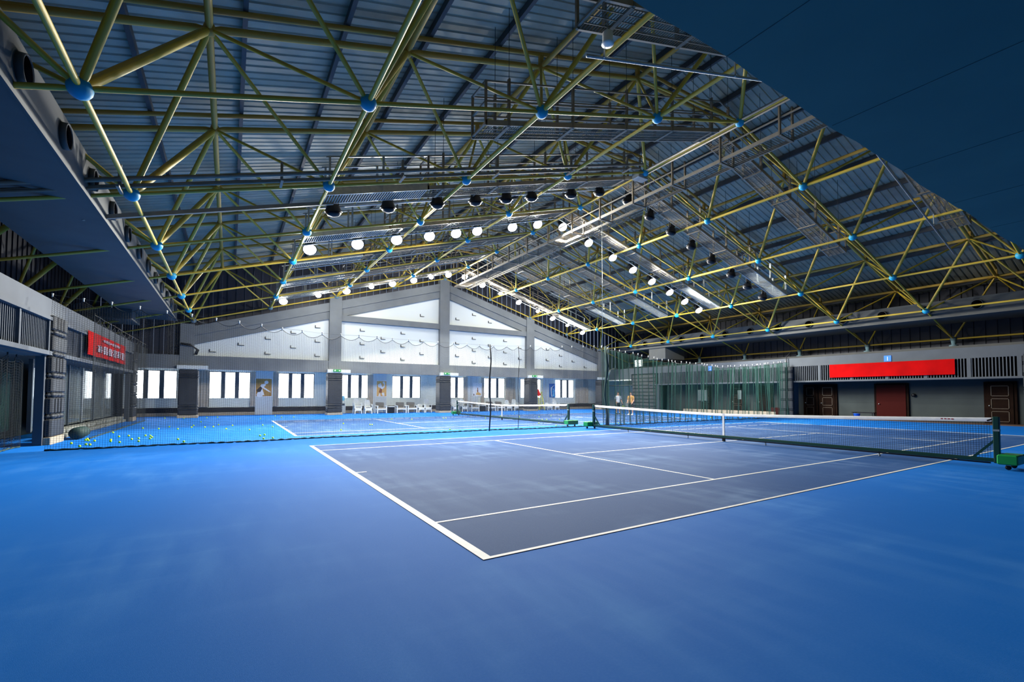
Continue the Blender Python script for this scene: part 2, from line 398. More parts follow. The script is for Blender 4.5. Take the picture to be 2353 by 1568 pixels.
# ridge walkway
rw = empty('ridge_catwalk', (XR, 12, 10), label='long catwalk hung along the ridge towards the gable with paired silver pipes', cat='catwalk')
def P(o): o.parent = rw; o.matrix_parent_inverse = Matrix.Translation(-rw.location); return o
xa, xb, zf, ya, yb = XR+.2, XR+1.0, 10.2, -5.0, 30.2
for x in (xa, xb):
    P(MB().bar((x, ya, zf+.05), (x, yb, zf+.05), .05, .13).build('side_beam', M['steel']))
    for h in (.55, 1.05): P(MB().bar((x, ya, zf+h), (x, yb, zf+h), .04, .04).build('handrail', M['steel']))
b = MB(); n = int((yb-ya)/.09)
for k in range(n):
    y = ya+(yb-ya)*(k+.5)/n; b.add([(xa+.03, y-.006, zf+.012), (xb-.03, y-.006, zf+.012), (xb-.03, y+.006, zf+.012), (xa+.03, y+.006, zf+.012), (xa+.03, y, zf-.01), (xb-.03, y, zf-.01)], [(0, 1, 2, 3), (3, 2, 5, 4), (0, 4, 5, 1)])
P(b.build('grating', M['steel'], kind='stuff'))
for k in range(17):
    y = -4.5+k*2.18
    if y > yb: break
    for x in (xa, xb): P(MB().bar((x, y, zf-.03), (x, y, zf+1.2), .05, .1, (1, 0, 0)).build('post', M['rust']))
    P(MB().bar((xa, y, zf-.02), (xb, y, zf-.02), .08, .06).build('cross_beam', M['rust']))
for dx, dz, r in ((-.12, 1.22, .05), (.0, 1.12, .035)): P(MB().tube([(xa+dx-.15, ya, zf+dz-.2), (xa+dx-.15, 10.4, zf+dz-.2)], r, 8).build('cable_pipe', M['steel']))
P(MB().bbox(xa-.55, xa+.05, 9.9, 10.3, zf+.75, zf+1.1).build('junction_box', M['galv']))
for s in (-1, 1): P(MB().tube([(xb+.1, 11+s*.0, zf-.1+s*.06), (xb+.1, 29.5, zf-.1+s*.06)], .035, 8).build('cable_pipe', M['steel']))

# cable tray sloping from the left duct up to the ridge
ctray = empty('cable_tray', (3, 9.25, 8), label='paired grey pipes rising from the left duct towards the ridge', cat='pipe')
for dy, dz, r in ((0, .12, .05), (.16, .0, .035), (.3, .1, .03)):
    o = MB().tube([(-8.9, 9.25+dy, ZL(-8.9)+dz), (XR-.8, 9.25+dy, ZL(XR-.8)+dz)], r, 8).build('pipe', M['steel']); o.parent = ctray; o.matrix_parent_inverse = Matrix.Translation(-ctray.location)
for x in (-4.2, -1, 2.2, 5.4, 8.6, 11.5):
    o = MB().box(x-.03, x+.03, 9.15, 9.65, ZL(x)-.08, ZL(x)-.03).box(x-.03, x+.03, 9.35, 9.42, ZL(x)-.05, ZL(x)+.5).build('bracket', M['steel']); o.parent = ctray; o.matrix_parent_inverse = Matrix.Translation(-ctray.location)
o = MB().bar((-5.2, 11.3, ZL(-5.2)+.0), (.6, 11.3, ZL(.6)+.0), .08, .1).build('cable_trunking', M['steel']); tag(o, 'single grey trunking bar running from the left duct to the unlit floodlight catwalk', 'pipe')

# ------------------------------------------------------------------ FLOODLIGHTS
lit_mesh = {}
def floodlight(name_lab, p, lit, aim, grp, small=False, omni=False):
    t = empty('floodlight', p, label=name_lab, cat='floodlight', group=grp)
    if lit not in lit_mesh:
        R_ = .255
        h = MB().lathe([(.07, .36), (.12, .34), (.14, .2), (.12, .12), (.2, .02), (.26, -.12), (R_+.03, -.16), (R_, -.15)], 18)
        br = MB().bar((-.16, 0, .02), (-.16, 0, .42), .03, .05, (1, 0, 0)).bar((.16, 0, .02), (.16, 0, .42), .03, .05, (1, 0, 0)).bar((-.17, 0, .42), (.17, 0, .42), .05, .03)
        ln_ = MB().lathe([(R_-.005, -.15), (R_-.02, -.20), (R_*.7, -.27), (.05, -.31)], 18)
        lit_mesh[lit] = (h.mesh('lamp_housing', M['black']), br.mesh('yoke', M['black']), ln_.mesh('lens', M['lamp'] if lit else M['black']))
    h, br, le = lit_mesh[lit]
    s = .72 if small else 1
    d = Vector(aim).normalized(); q = Vector((0, 0, -1)).rotation_difference(d); qh = Vector((0, 0, -1)).rotation_difference(Vector((0, -.75, -1)).normalized()) if lit else q
    o = inst('housing', h, t); o.rotation_mode = 'QUATERNION'; o.rotation_quaternion = qh; o.scale = (s, s, s)
    l_ = inst('lens', le, t); l_.rotation_mode = 'QUATERNION'; l_.rotation_quaternion = qh; l_.scale = (s, s, s)
    inst('yoke', br, t, (0, 0, .0)).scale = (s, s, s)
    if lit:
        far = p[1] > 25; pt_ = far and small
        ld = bpy.data.lights.new('lamp_light', 'POINT' if pt_ else 'SPOT'); ld.energy = LAMP_W*(.16 if pt_ else .7 if far else 1.0 if omni else 1.25); ld.shadow_soft_size = .12; ld.color = (1, .985, .92)
        if not pt_: ld.spot_size = math.radians(164 if omni else 146); ld.spot_blend = .3 if omni else .1
        lo = bpy.data.objects.new('lamp_light', ld); link(lo, t); lo.rotation_mode = 'QUATERNION'; lo.rotation_quaternion = q; lo.location = Vector((0, -.2, -.36))
    return t
LX = [0.62, 2.5, 4.2, 5.75, 7.1, 8.25, 10.3, 11.9, 13.6, 15.5, 17.4, 19.1, 20.8, 22.5, 24.0, 25.5]
LX0 = [.68, 2.45, 4.25, 5.8, 7.18, 8.4, 10.5, 12.14, 14.0, 15.5, 17.08, 18.7, 20.4, 22.2, 23.8, 25.4]
LX2 = [.8, 2.9, 4.7, 6.4, 7.9, 9.5, 10.9, 12.3, 13.7, 15.3, 17.0, 18.8, 20.8, 22.4, 24.1, 25.87]
ORD = ['leftmost', 'second', 'third', 'fourth', 'fifth', 'sixth', 'seventh', 'eighth', 'ninth', 'tenth', 'eleventh', 'twelfth', 'thirteenth', 'fourteenth', 'fifteenth', 'rightmost']
for k in range(16):
    nth = ORD[k] if k in (0, 15) else ORD[k]+' from left'
    x = LX0[k]; floodlight('black unlit floodlight, %s in the row hanging from the third catwalk' % nth, (x, 11.75, ZL(x)+.02), False, (.15 if x < XR else -.15, .25, -1), 'black unlit floodlights')
    x = LX[k]; floodlight('glowing floodlight, %s in the nearer lit row' % nth, (x, 16.45, ZL(x)), True, (0, .25, -1) if k in (1, 3, 5, 10, 12, 14) else (0, -.6, -1), 'glowing floodlights of the nearer row', omni=k in (1, 3, 5, 10, 12, 14))
    sm = k in (1, 3, 6, 10, 12, 14)
    x = LX2[k]; floodlight('%s floodlight, %s in the far lit row near the gable' % ('small glowing' if sm else 'glowing', nth), (x, 29.3, ZL(x)+.03), True, (0, -.85, -1), 'glowing floodlights of the far row', sm)

# ------------------------------------------------------------------ SIDE DUCTS with round openings
def duct(xf, xb, label):
    t = empty('air_duct', (xf, 12, 5.8), label=label, cat='air duct')
    z0, z1 = 5.80, 6.72
    def P(o): o.parent = t; o.matrix_parent_inverse = Matrix.Translation(-t.location); return o
    x0, x1 = min(xf, xb), max(xf, xb)
    P(MB().box(x0, x1, -6, 29.6, z0, z1).build('duct_body', M['duct']))
    s = 1 if xf > xb else -1
    P(MB().box(*sorted((xf, xf+s*.04)), -6, 29.6, z0-.02, z0+.04).build('edge_trim', M['duct']))
    me = MB().lathe([(.24, 0), (.24, s*.10), (.215, s*.10), (.215, s*.015)], 20, ax='x').mesh('outlet', M['duct'])
    mh = MB().lathe([(.214, s*.06), (.214, s*.085)], 20, ax='x').mesh('opening', M['hole'])
    for k in range(17):
        y = -4.6+k*2.05
        o = inst('outlet_ring', me, None, (xf, y, 6.30)); P(o)
        o2 = inst('opening', mh, None, (xf+s*.0, y, 6.30)); P(o2); o2['label'] = 'dark round opening'
duct(-4.75, -6.95, 'long grey air duct with round openings along the left gallery')
duct(30.9, 34.2, 'long grey air duct with round openings along the right gallery')
tag(MB().bbox(-8.3, -6.3, 26.2, 28.6, 5.28, 5.8, .02).build('duct_branch', M['duct']), 'grey box hanging below the far end of the left duct', 'air duct')
tag(MB().bbox(31.0, 33.6, 23.9, 25.8, 4.75, 5.8, .02).build('duct_branch', M['duct']), 'pale grey box hanging below the far end of the right duct', 'air duct')

# ------------------------------------------------------------------ flat soffit over the near end
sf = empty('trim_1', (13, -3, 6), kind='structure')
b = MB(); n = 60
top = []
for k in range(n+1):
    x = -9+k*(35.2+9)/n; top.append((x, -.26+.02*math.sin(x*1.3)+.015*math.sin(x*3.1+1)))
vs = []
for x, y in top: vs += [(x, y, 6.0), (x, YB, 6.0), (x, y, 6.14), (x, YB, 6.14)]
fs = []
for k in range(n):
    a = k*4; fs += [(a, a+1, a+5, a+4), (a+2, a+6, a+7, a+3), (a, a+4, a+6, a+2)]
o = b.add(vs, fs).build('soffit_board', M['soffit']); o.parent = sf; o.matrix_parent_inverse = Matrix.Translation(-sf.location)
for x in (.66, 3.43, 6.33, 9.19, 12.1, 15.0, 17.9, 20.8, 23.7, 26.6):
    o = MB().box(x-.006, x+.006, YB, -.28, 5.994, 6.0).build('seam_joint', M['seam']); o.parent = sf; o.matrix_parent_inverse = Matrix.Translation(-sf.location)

# ------------------------------------------------------------------ outer shell walls (cladding above galleries)
def S(b, name, mk, **k): return b.build(name, M[mk], kind='structure', **k)
def clad_x(x, y0, y1, z0, z1, s):
    b = MB(); n = int((y1-y0)/.5); p = (y1-y0)/n
    for k in range(n):
        y = y0+k*p; b.box(x-.02, x+.02, y, y+p*.55, z0, z1); b.box(*sorted((x-.02, x+s*.06)), y+p*.55, y+p, z0, z1)
    return b
zs = DK(XR-22.1)+.1
S(clad_x(XR-22.2, YB, WY, 0, zs, 1), 'wall_left', 'clad'); wl = bpy.data.objects['wall_left']
S(clad_x(XR+22.2, YB, WY, 0, zs, -1), 'wall_right', 'clad'); wr = bpy.data.objects['wall_right']
wn = S(MB().prism([(XR-22.3, YB, 0), (XR+22.3, YB, 0), (XR+22.3, YB, 8.1), (XR, YB, 14.6), (XR-22.3, YB, 8.1)], (0, -.2, 0)), 'wall_near', 'wallr')

# far gable: cladding behind, concrete lattice, white panels
gab = empty('wall_far', (XR, GY, 0), kind='structure')
def G(o): o.parent = gab; o.matrix_parent_inverse = Matrix.Translation(-gab.location); return o
b = MB(); n = 88; p = 44.4/n
for k in range(n):
    xa_ = XR-22.2+k*p
    for (u, v, y) in ((xa_, xa_+p*.6, GY+.62), (xa_+p*.6, xa_+p, GY+.56)):
        b.add([(u, y, 3.2), (v, y, 3.2), (v, y, DK(v)+.2), (u, y, DK(u)+.2)], [(0, 1, 2, 3)])
G(b.build('cladding', M['clad']))
OFF = 17.15
gz = lambda x: 10.85-.2933*abs(x-XR)       # top of the raking beam
for s in (-1, 1):
    for (t0, t1, y0, y1, mk) in ((0, .62, GY+.02, GY+.5, 'concrete'), (.62, 1.18, GY+.12, GY+.5, 'concrete')):
        x0, x1 = XR+s*.2, XR+s*(OFF+.5)
        G(MB().prism([(x0, y0, gz(x0)-t1), (x1, y0, gz(x1)-t1), (x1, y0, gz(x1)-t0), (x0, y0, gz(x0)-t0)], (0, y1-y0, 0)).build('raking_beam', M['concrete']))
    # posts
    for d, w_ in ((8.6, .42), (OFF+.28, .36)):
        x = XR+s*d; G(MB().box(x-w_, x+w_, GY-.06, GY+.5, 3.2, gz(x)+(.42 if d < 10 else .2)).build('gable_post', M['concrete']))
    # tie beams 7.0-7.35
    G(MB().box(*sorted((XR+s*.4, XR+s*8.2)), GY+.02, GY+.5, 6.93, 7.37).build('tie_beam', M['concrete']))
    # white panels
    yP = GY+.3
    def zp(x): return gz(x)-1.14
    A, Bx = XR+s*.42, XR+s*8.18
    G(MB().prism([(A, yP, 7.37), (XR+s*8.18, yP, 7.37), (Bx, yP, zp(Bx)), (A, yP, zp(A))], (0, .1, 0)).build('white_panel', M['panel']))
    G(MB().prism([(A, yP, 3.93), (Bx, yP, 3.93), (Bx, yP, 6.95), (A, yP, 6.95)], (0, .1, 0)).build('white_panel', M['panel']))
    C_, D_ = XR+s*9.02, XR+s*OFF
    G(MB().prism([(C_, yP, 3.93), (D_, yP, 3.93), (D_, yP, zp(D_)), (C_, yP, zp(C_))], (0, .1, 0)).build('white_panel', M['panel']))
G(MB().box(XR-.42, XR+.42, GY-.06, GY+.5, 3.2, 11.1).build('gable_post', M['concrete']))
G(MB().box(XR-22.1, XR+22.1, GY-.03, GY+.55, 3.1, 3.95).build('ring_beam', M['concrete']))
G(MB().box(XR-22.1, XR+22.1, GY+.55, WY+.1, 3.25, 3.45).build('gallery_soffit', M['panel']))
# little black L-shaped hooks on the white panels
hk = MB().box(-.022, .022, -.06, 0, 0, .17).box(-.022, .34, -.06, 0, -.022, .012).mesh('hook', M['cable'])
for r in range(12):
    for c in range(22):
        x = XR-OFF+.9+c*1.58+(.0 if r % 2 else .0); z = 4.25+r*.52
        if (r+c) % 2: continue
        if min(abs(x-XR), abs(abs(x-XR)-8.6)) < .62 or abs(x-XR) > OFF-.5: continue
        if z > gz(x)-1.14-.45 or 6.7 < z < 7.5: continue
        G(inst('panel_hook', hk, None, (x, GY+.3, z)))

# window wall behind the gable columns
ww = S(MB(), 'wall_window', 'wallw') if False else empty('wall_back', (XR, WY, 0), kind='structure')
def Wp(o): o.parent = ww; o.matrix_parent_inverse = Matrix.Translation(-ww.location); return o
wx0 = [-3.25+4.27*k for k in range(-1, 8)]; WW = 2.5; Z0w, Z1w = 1.22, 3.08
Wp(MB().box(-9.5, 35.8, WY, WY+.2, 0, Z0w).build('wall_below_windows', M['wallw'])); Wp(MB().box(-9.5, 35.8, WY, WY+.2, Z1w, 3.5).build('lintel', M['wallw']))
edges = [-9.5]+[e for x in wx0 for e in (x, x+WW)]+[35.8]
for a, c in zip(edges[0::2], edges[1::2]): Wp(MB().box(a, c, WY, WY+.2, Z0w, Z1w).build('wall_pier', M['wallw']))
for k, x in enumerate(wx0):
    wdw = empty('window_%d' % (k+1), (x, WY+.06, Z0w), kind='structure')
    for q in range(3):
        xa_ = q*(WW/3); o = MB().box(xa_+.0, xa_+WW/3, .03, .05, 0, Z1w-Z0w).build('pane', M['pane'], wdw)
    for q in range(4):
        xc = q*WW/3; hw = .05 if q in (0, 3) else .13
        MB().box(max(0, xc-hw), min(WW, xc+hw), -.03, .03, 0, Z1w-Z0w).build('mullion', M['frame'], wdw)
    MB().box(-.03, WW+.03, -.1, .03, -.05, .0).build('sill', M['wallw'], wdw); MB().box(0, WW, -.03, .03, Z1w-Z0w-.05, Z1w-Z0w).build('head_rail', M['frame'], wdw)
MB().box(-9.5, 35.8, WY-.06, WY, .22, .56).build('trim_2', M['band'], kind='structure')
MB().box(-9.5, 35.8, WY-.09, WY, 0, .22).build('baseboard_far', M['beige'], kind='structure')
for x in (-.45, 7.95, 16.5, 25.05): Wp(MB().bbox(x, x+1.12, WY-.14, WY, 0, 3.2, .01).build('tiled_pier', M['panel']))

# curtains
cur_i = 0
def curtain(x0, x1, label, y=WY-.12, z0=.6, z1=3.12, lean=0):
    b = MB(); n = int((x1-x0)/.035); vs = []; fs = []
    for k in range(n+1):
        x = x0+(x1-x0)*k/n; a = (x-x0)*2*PI/.16
        for z in (z0, (z0+z1)/2, z1): vs.append((x+lean*(z1-z)*(.5+.5*math.sin(k)), y+.035*math.sin(a)+.015*math.sin(a*.37), z))
    for k in range(n):
        for r_ in range(2): fs.append((k*3+r_, k*3+3+r_, k*3+4+r_, k*3+1+r_))
    o = MB().add(vs, fs, True).build('curtain', M['curtain']); tag(o, label, 'curtain')
curtain(-4.9, -4.2, 'narrow beige curtain left of the leftmost padded column')
curtain(-3.95, -3.2, 'beige curtain just right of the leftmost padded column')
curtain(-.75, -.42, 'thin beige curtain left of the tan poster'); curtain(.72, 1.05, 'thin beige curtain right of the tan poster')
curtain(7.5, 8.15, 'beige curtain left of the orange poster above the plastic chairs')
curtain(16.1, 17.05, 'wide beige curtain left of the white poster'); curtain(17.95, 18.25, 'narrow beige curtain right of the white poster')
curtain(20.6, 21.7, 'beige curtain by the window left of the fourth padded column')
curtain(25.0, 25.75, 'beige curtain left of the blue poster')
curtain(29.3, 31.0, 'wide gathered beige curtain at the far right window')

# posters with a player figure each (flat prints)
def poster(x0, x1, z0, z1, bg, label, figs, y=WY-.157, border='p_white'):
    t = empty('poster', ((x0+x1)/2, y, z0), label=label, cat='poster')
    w_, h_ = x1-x0, z1-z0
    MB().box(-w_/2-.04, w_/2+.04, 0, .015, -.04, h_+.04).build('border', M[border], t)
    MB().box(-w_/2, w_/2, -.006, 0, 0, h_).build('print', M[bg], t)
    for i, (mk, pts) in enumerate(figs):
        MB().prism([(-w_/2+u*w_, -.006, v*h_) for u, v in pts], (0, -.003-.001*i, 0)).build('figure', M[mk], t)
def disc(cx, cy, r, ry=None): return [(cx+r*math.cos(a*PI/5), cy+(ry or r*.75)*math.sin(a*PI/5)) for a in range(10)]
torso1 = [(.1, .1), (.55, .05), (.45, .3), (.4, .45), (.62, .62), (.6, .72), (.35, .68), (.15, .4)]
poster(-.42, .6, 1.35, 2.62, 'p_tan', 'tan poster of a player in a dark top on the white pier', [('p_white', torso1), ('p_dark', [(.05, .35), (.3, .58), (.4, .45), (.3, .25), (.1, .22)]), ('p_white', [(.38, .6), (.9, .28), (.95, .22), (.85, .24), (.45, .45)]), ('p_white', disc(.66, .8, .13)), ('p_white', disc(.25, .08, .2))])
poster(8.25, 9.05, 1.35, 2.6, 'p_org', 'orange poster of a player above the grey armchair', [('p_brown', [(.2, .25), (.5, .2), (.55, .45), (.35, .55)]), ('p_white', [(.1, .75), (.4, .88), (.55, .6), (.75, .72), (.7, .85), (.85, .9), (.8, .6), (.55, .45), (.35, .55), (.15, .6)]), ('p_white', disc(.7, .9, .1)), ('p_white', [(.15, .02), (.3, .22), (.4, .02)]), ('p_white', [(.6, .02), (.5, .22), (.75, .25), (.8, .02)])])
poster(17.1, 17.95, 1.38, 2.55, 'p_white', 'white poster with a small red-brown player figure', [('p_brown', [(.45, .3), (.6, .3), (.58, .5), (.5, .56), (.44, .45)]), ('p_brown', disc(.52, .6, .06)), ('rdoor', [(.02, .02), (.12, .02), (.12, .14), (.02, .18)]), ('p_org', [(.3, .1), (.9, .04), (.95, .18), (.6, .3), (.4, .26)])])
poster(25.8, 26.5, 1.28, 2.6, 'p_blue', 'deep blue poster of a player in pale strokes', [('wallw', [(.2, .72), (.45, .8), (.9, .95), (.85, .88), (.5, .72), (.4, .5), (.45, .2), (.55, .02), (.35, .02), (.3, .3), (.25, .5)]), ('bluel', [(.6, .5), (.75, .55), (.8, .3), (.9, .05), (.65, .05), (.65, .3)]), ('wallw', disc(.7, .6, .07))], border='p_blue')

# ------------------------------------------------------------------ PADDED COLUMNS
def padded_column(x0, x1, y0, y1, h, label, rings, group=None, base=True, core=None):
    t = empty('padded_column', ((x0+x1)/2, (y0+y1)/2, 0), label=label, cat='column', group=group)
    hx, hy = (x1-x0)/2, (y1-y0)/2
    if base: MB().bbox(-hx-.03, hx+.03, -hy-.03, hy+.03, 0, .16, .01).build('plinth', M['beige'], t)
    MB().box(-hx+.06, hx-.06, -hy+.06, hy-.06, .1, h).build('core', M['concrete'], t)
    zs_ = [.16]+rings+[h]
    for a, c in zip(zs_[:-1], zs_[1:]):
        MB().bbox(-hx, hx, -hy, hy, a+.03, c-.03, .045).build('pad', M['pad'], t)
    for z in rings:
        MB().bbox(-hx-.02, hx+.02, -hy-.02, hy+.02, z-.045, z+.045, .04).build('strap_roll', M['pad'], t)
    return t
cl = ['leftmost padded column under the gable between two white windows', 'padded column under the gable with an exit sign above, left of the plastic chairs', 'padded column under the middle of the gable between the two groups of chairs', 'padded column under the gable beside the yellow ladder', 'padded column at the right end of the gable behind the net post']
for k, x in enumerate((XR-OFF-.15, XR-8.6, XR, XR+8.75, XR+OFF+.45)):
    padded_column(x-.5, x+.5, GY-.3, GY+.6, 3.05, cl[k], [.55, .75, 2.55, 2.72])
for k, x in enumerate((XR-8.6, XR, XR+8.75)):
    t = empty('exit_sign', (x+.1, GY-.36, 2.98+.16), label='green exit sign above the ' + ('second', 'third', 'fourth')[k] + ' padded column from the left', cat='exit sign')
    MB().bbox(-.26, .26, -.03, .03, 0, .17, .008).build('case', M['exitg'], t)
    MB().box(-.19, -.11, -.036, -.03, .04, .13).build('glyph', M['exitw'], t); MB().prism([(.1, -.036, .085), (.16, -.036, .13), (.16, -.036, .1), (.21, -.036, .1), (.21, -.036, .07), (.16, -.036, .07), (.16, -.036, .04)], (0, .006, 0)).build('arrow', M['exitw'], t)
for k, x in enumerate((XR-OFF, XR-8.4, XR+.3, XR+9, XR+OFF+.4)):
    G(MB().bbox(x-.75, x+.85, GY-.32, GY-.03, 3.06, 3.3, .01).build('column_head', M['panel']))

# ------------------------------------------------------------------ SIDE GALLERIES
def slats(parent, X, y0, y1, z0, z1, n, s, me):
    for k in range(n):
        y = y0+(y1-y0)*(k+.5)/n; o = inst('slat', me, parent, (0, 0, 0)); o.location = (X, y, z0) - Vector(parent.location) if False else Vector((X, y, z0))-parent.location
# left gallery
gl = empty('trim_3', (XL, 12, 0), kind='structure')
def L(o): o.parent = gl; o.matrix_parent_inverse = Matrix.Translation(-gl.location); return o
L(MB().box(XL-.25, XL, -6, 29.6, 3.78, 4.34).build('parapet', M['conc2']))
L(MB().box(XL-.1, XL+.06, -6, 29.6, 3.70, 3.80).build('ledge', M['conc2']))
L(MB().box(XL-.12, XL+.07, -6, 29.6, 2.66, 2.78).build('sill_rail', M['conc2']))
L(MB().box(XL-1.9, XL-.12, -6, 29.6, 2.62, 2.70).build('gallery_ceiling', M['dconc']))
L(MB().box(XL-1.9, XL-.25, -6, 29.6, 3.9, 4.3).build('gallery_top', M['dconc']))
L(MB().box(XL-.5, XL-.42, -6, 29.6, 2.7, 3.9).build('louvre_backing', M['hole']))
lsl = MB().box(-.06, .0, -.018, .018, 0, .93).mesh('slat', M['conc2'])
for (a, c) in ((8.2, 15.0), (16.4, 28.6)):
    n = int((c-a)/1.75); p = (c-a)/n
    for k in range(n+1):
        y = a+k*p; L(MB().box(XL-.08, XL+.02, y-.05, y+.05, 2.78, 3.72).build('louvre_post', M['conc2']))
    q = int((c-a)/.125)
    for k in range(q):
        o = inst('slat', lsl, None, (XL-.05, a+(c-a)*(k+.5)/q, 2.78)); L(o)
# recess behind left gallery
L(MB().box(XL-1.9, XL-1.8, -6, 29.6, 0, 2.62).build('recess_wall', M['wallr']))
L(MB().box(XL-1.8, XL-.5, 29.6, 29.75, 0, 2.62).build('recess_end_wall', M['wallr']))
def col_left(y0, y1, label, top=4.05):
    t = empty('padded_column', (XL-.35, (y0+y1)/2, 0), label=label, cat='column')
    h = (y1-y0)/2
    MB().box(.1, .3, -h, h, 0, 3.9).build('core', M['conc2'], t)
    MB().bbox(.3, .46, -h+.1, h-.02, 0, .22, .01).build('plinth', M['beige'], t)
    z = .22; k = 0; seq = [(.55, 'flat'), (.14, 'roll'), (.5, 'ribs'), (.14, 'roll'), (.45, 'flat'), (.14, 'roll'), (.5, 'ribs'), (.14, 'roll'), (.5, 'flat'), (.14, 'roll'), (.45, 'ribs')]
    for d, kind in seq:
        e = .04 if kind != 'roll' else .05
        x1 = .46 if kind != 'roll' else .42
        MB().bbox(.28, x1, -h+.12, h-.02, z+.01, z+d-.01, e).build('pad' if kind != 'roll' else 'strap_roll', M['pad'], t)
        if kind == 'ribs':
            for q in (-.25, 0, .25): MB().bbox(x1-.01, x1+.03, q*2*h*.8-.07, q*2*h*.8+.07, z+.03, z+d-.03, .02).build('pad_rib', M['pad'], t)
        if kind == 'roll':
            for q in (-.3, 0, .3): MB().lathe([(.02, -.16*h*1.6), (.075, -.1*h*1.6), (.085, 0), (.075, .1*h*1.6), (.02, .16*h*1.6)], 10, (x1+.0, q*2*h*.8, z+d/2), 'y').build('bulge', M['pad'], t)
        z += d
    return t
col_left(14.95, 16.4, 'padded column of the left gallery nearest the camera')
col_left(28.6, 29.9, 'padded column at the far end of the left gallery')
# bay 1: door with a faint glow added to its upper glass, bay 2: glass front
sd = empty('door_1', (XL-1.78, 15.3, 0), kind='structure')
MB().box(0, .06, -1.6, 1.6, 0, 2.55).build('door_frame', M['dconc'], sd)
for s in (-1, 1):
    MB().bbox(.06, .1, s*.75-.68, s*.75+.68, .05, 1.2, .01).build('door_leaf', M['wood'], sd)
    MB().box(.06, .09, s*.75-.68, s*.75+.68, 1.2, 2.4).build('pane', M['pane_glow'], sd)
    MB().tube([(.14, s*.12, .85), (.14, s*.12, 1.35)], .018, 8).build('door_handle', M['galv'], sd)
gf = empty('window_10', (XL-.75, 22.5, 0), kind='structure')
for k in range(7):
    y = -5.9+k*1.96; MB().box(-.05, .05, y-.05, y+.05, .3, 2.62).build('mullion', M['galv'] if k % 2 else M['frame'], gf)
for k in range(6):
    y = -5.9+k*1.96; MB().box(-.01, .01, y+.05, y+1.91, .32, 2.6).build('pane', M['glass'], gf)
for (y, z0_, z1_, mk, nm) in ((-5.0, .3, 2.2, 'pinkg', 'hanging_cloth'), (-2.3, .3, 2.4, 'bluel2', 'pale_panel'), (-.4, .3, 2.3, 'hole', 'dark_opening'), (1.3, .3, 2.3, 'bluel2', 'pale_panel'), (3.5, .3, 2.5, 'curtain', 'drape')):
    MB().bbox(-.9, -.8, y-.35, y+.35, z0_, z1_, .02).build(nm, M[mk], gf)
tag(MB().bbox(XL-.95, XL-.6, 18.3, 18.9, .0, 1.1, .02).build('cabinet', M['rdoor'], None), 'low dark red cabinet behind the left glass front', 'cabinet')
st = MB(); random.seed(3)
stone = empty('stone_step', (XL-.35, 22.5, 0), label='rough pale stone step in front of the left glass front', cat='step')
for k in range(22):
    y = -5.9+k*.54
    for r_ in range(2):
        e = random.uniform(0, .05)
        MB().bbox(-.28, .18+e-r_*.1, y+.01+r_*.1, y+.53+r_*.1, r_*.15, r_*.15+.145, .025).build('stone', M['stone'], stone)
tag(MB().lathe([(.05, -.5), (.19, -.48), (.2, 0), (.18, .48), (.05, .5)], 16, (XL+.3, 17.3, .205), 'y').build('rolled_net', M['net']), 'bundle of rolled dark net on the floor beside the left padded column', 'net')
# right gallery
gr = empty('trim_4', (XRT, 12, 0), kind='structure')
def Rr(o): o.parent = gr; o.matrix_parent_inverse = Matrix.Translation(-gr.location); return o
Rr(MB().box(XRT, XRT+.25, -6, 31.6, 3.52, 4.1).build('fascia', M['conc2']))
Rr(MB().box(XRT-.06, XRT+.12, -6, 26, 2.42, 2.52).build('sill_rail', M['conc2']))
Rr(MB().box(XRT+2.8, XRT+3.1, -6, 31.6, 3.9, 4.45).build('upper_wall', M['dconc']))
Rr(MB().box(XRT+.12, XRT+3.2, -6, 31.6, 2.42, 2.50).build('gallery_ceiling', M['dconc']))
Rr(MB().box(XRT+.25, XRT+3.9, -6, 31.6, 3.9, 4.0).build('gallery_top', M['dconc']))
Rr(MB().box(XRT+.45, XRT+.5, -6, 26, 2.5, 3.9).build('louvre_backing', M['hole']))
ry = [24.8+.0, 23.0, 21.2, 19.3, 17.5, 15.7, 13.9]; ry2 = [13.1, 11.35, 9.5, 7.65, 5.85, 4.05, 2.2]
for y in ry+ry2: Rr(MB().box(XRT-.03, XRT+.08, y-.06, y+.06, 2.52, 3.52).build('louvre_post', M['conc2']))
rsl = MB().box(0, .06, -.022, .022, 0, 1.0).mesh('slat', M['conc2'])
for lst in (ry, ry2):
    for a, c in zip(lst[1:], lst[:-1]):
        for k in range(14):
            o = inst('slat', rsl, None, (XRT, a+(c-a)*(k+.7)/14.4, 2.52)); Rr(o)
RW = XRT+1.6
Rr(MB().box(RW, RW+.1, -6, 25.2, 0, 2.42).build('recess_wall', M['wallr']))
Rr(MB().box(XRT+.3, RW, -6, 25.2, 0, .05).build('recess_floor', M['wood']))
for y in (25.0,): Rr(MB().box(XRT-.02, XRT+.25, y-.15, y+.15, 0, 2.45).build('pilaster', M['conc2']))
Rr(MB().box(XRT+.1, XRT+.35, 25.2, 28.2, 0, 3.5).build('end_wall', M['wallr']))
Rr(MB().box(XRT, XRT+.3, 28.2, 31.6, 2.95, 3.52).build('door_header', M['conc2'])); Rr(MB().box(XRT-.03, XRT+.02, 28.2, 31.6, 2.92, 3.02).build('header_strip', M['wallw']))
Rr(MB().box(XRT+3.0, XRT+3.1, 28.2, 34.5, 0, 3.2).build('inner_wall', M['wallw'])); Rr(MB().box(XRT+.35, XRT+3.0, 28.1, 28.25, 0, 3.2).build('inner_wall', M['wallw']))
Rr(MB().bbox(XRT+2.9, XRT+2.98, 29.0, 29.9, .1, 2.6, .01).build('glass_leaf', M['frame'])); Rr(MB().box(XRT+2.86, XRT+2.89, 29.15, 29.75, .3, 2.5).build('leaf_pane', M['bluel2']))
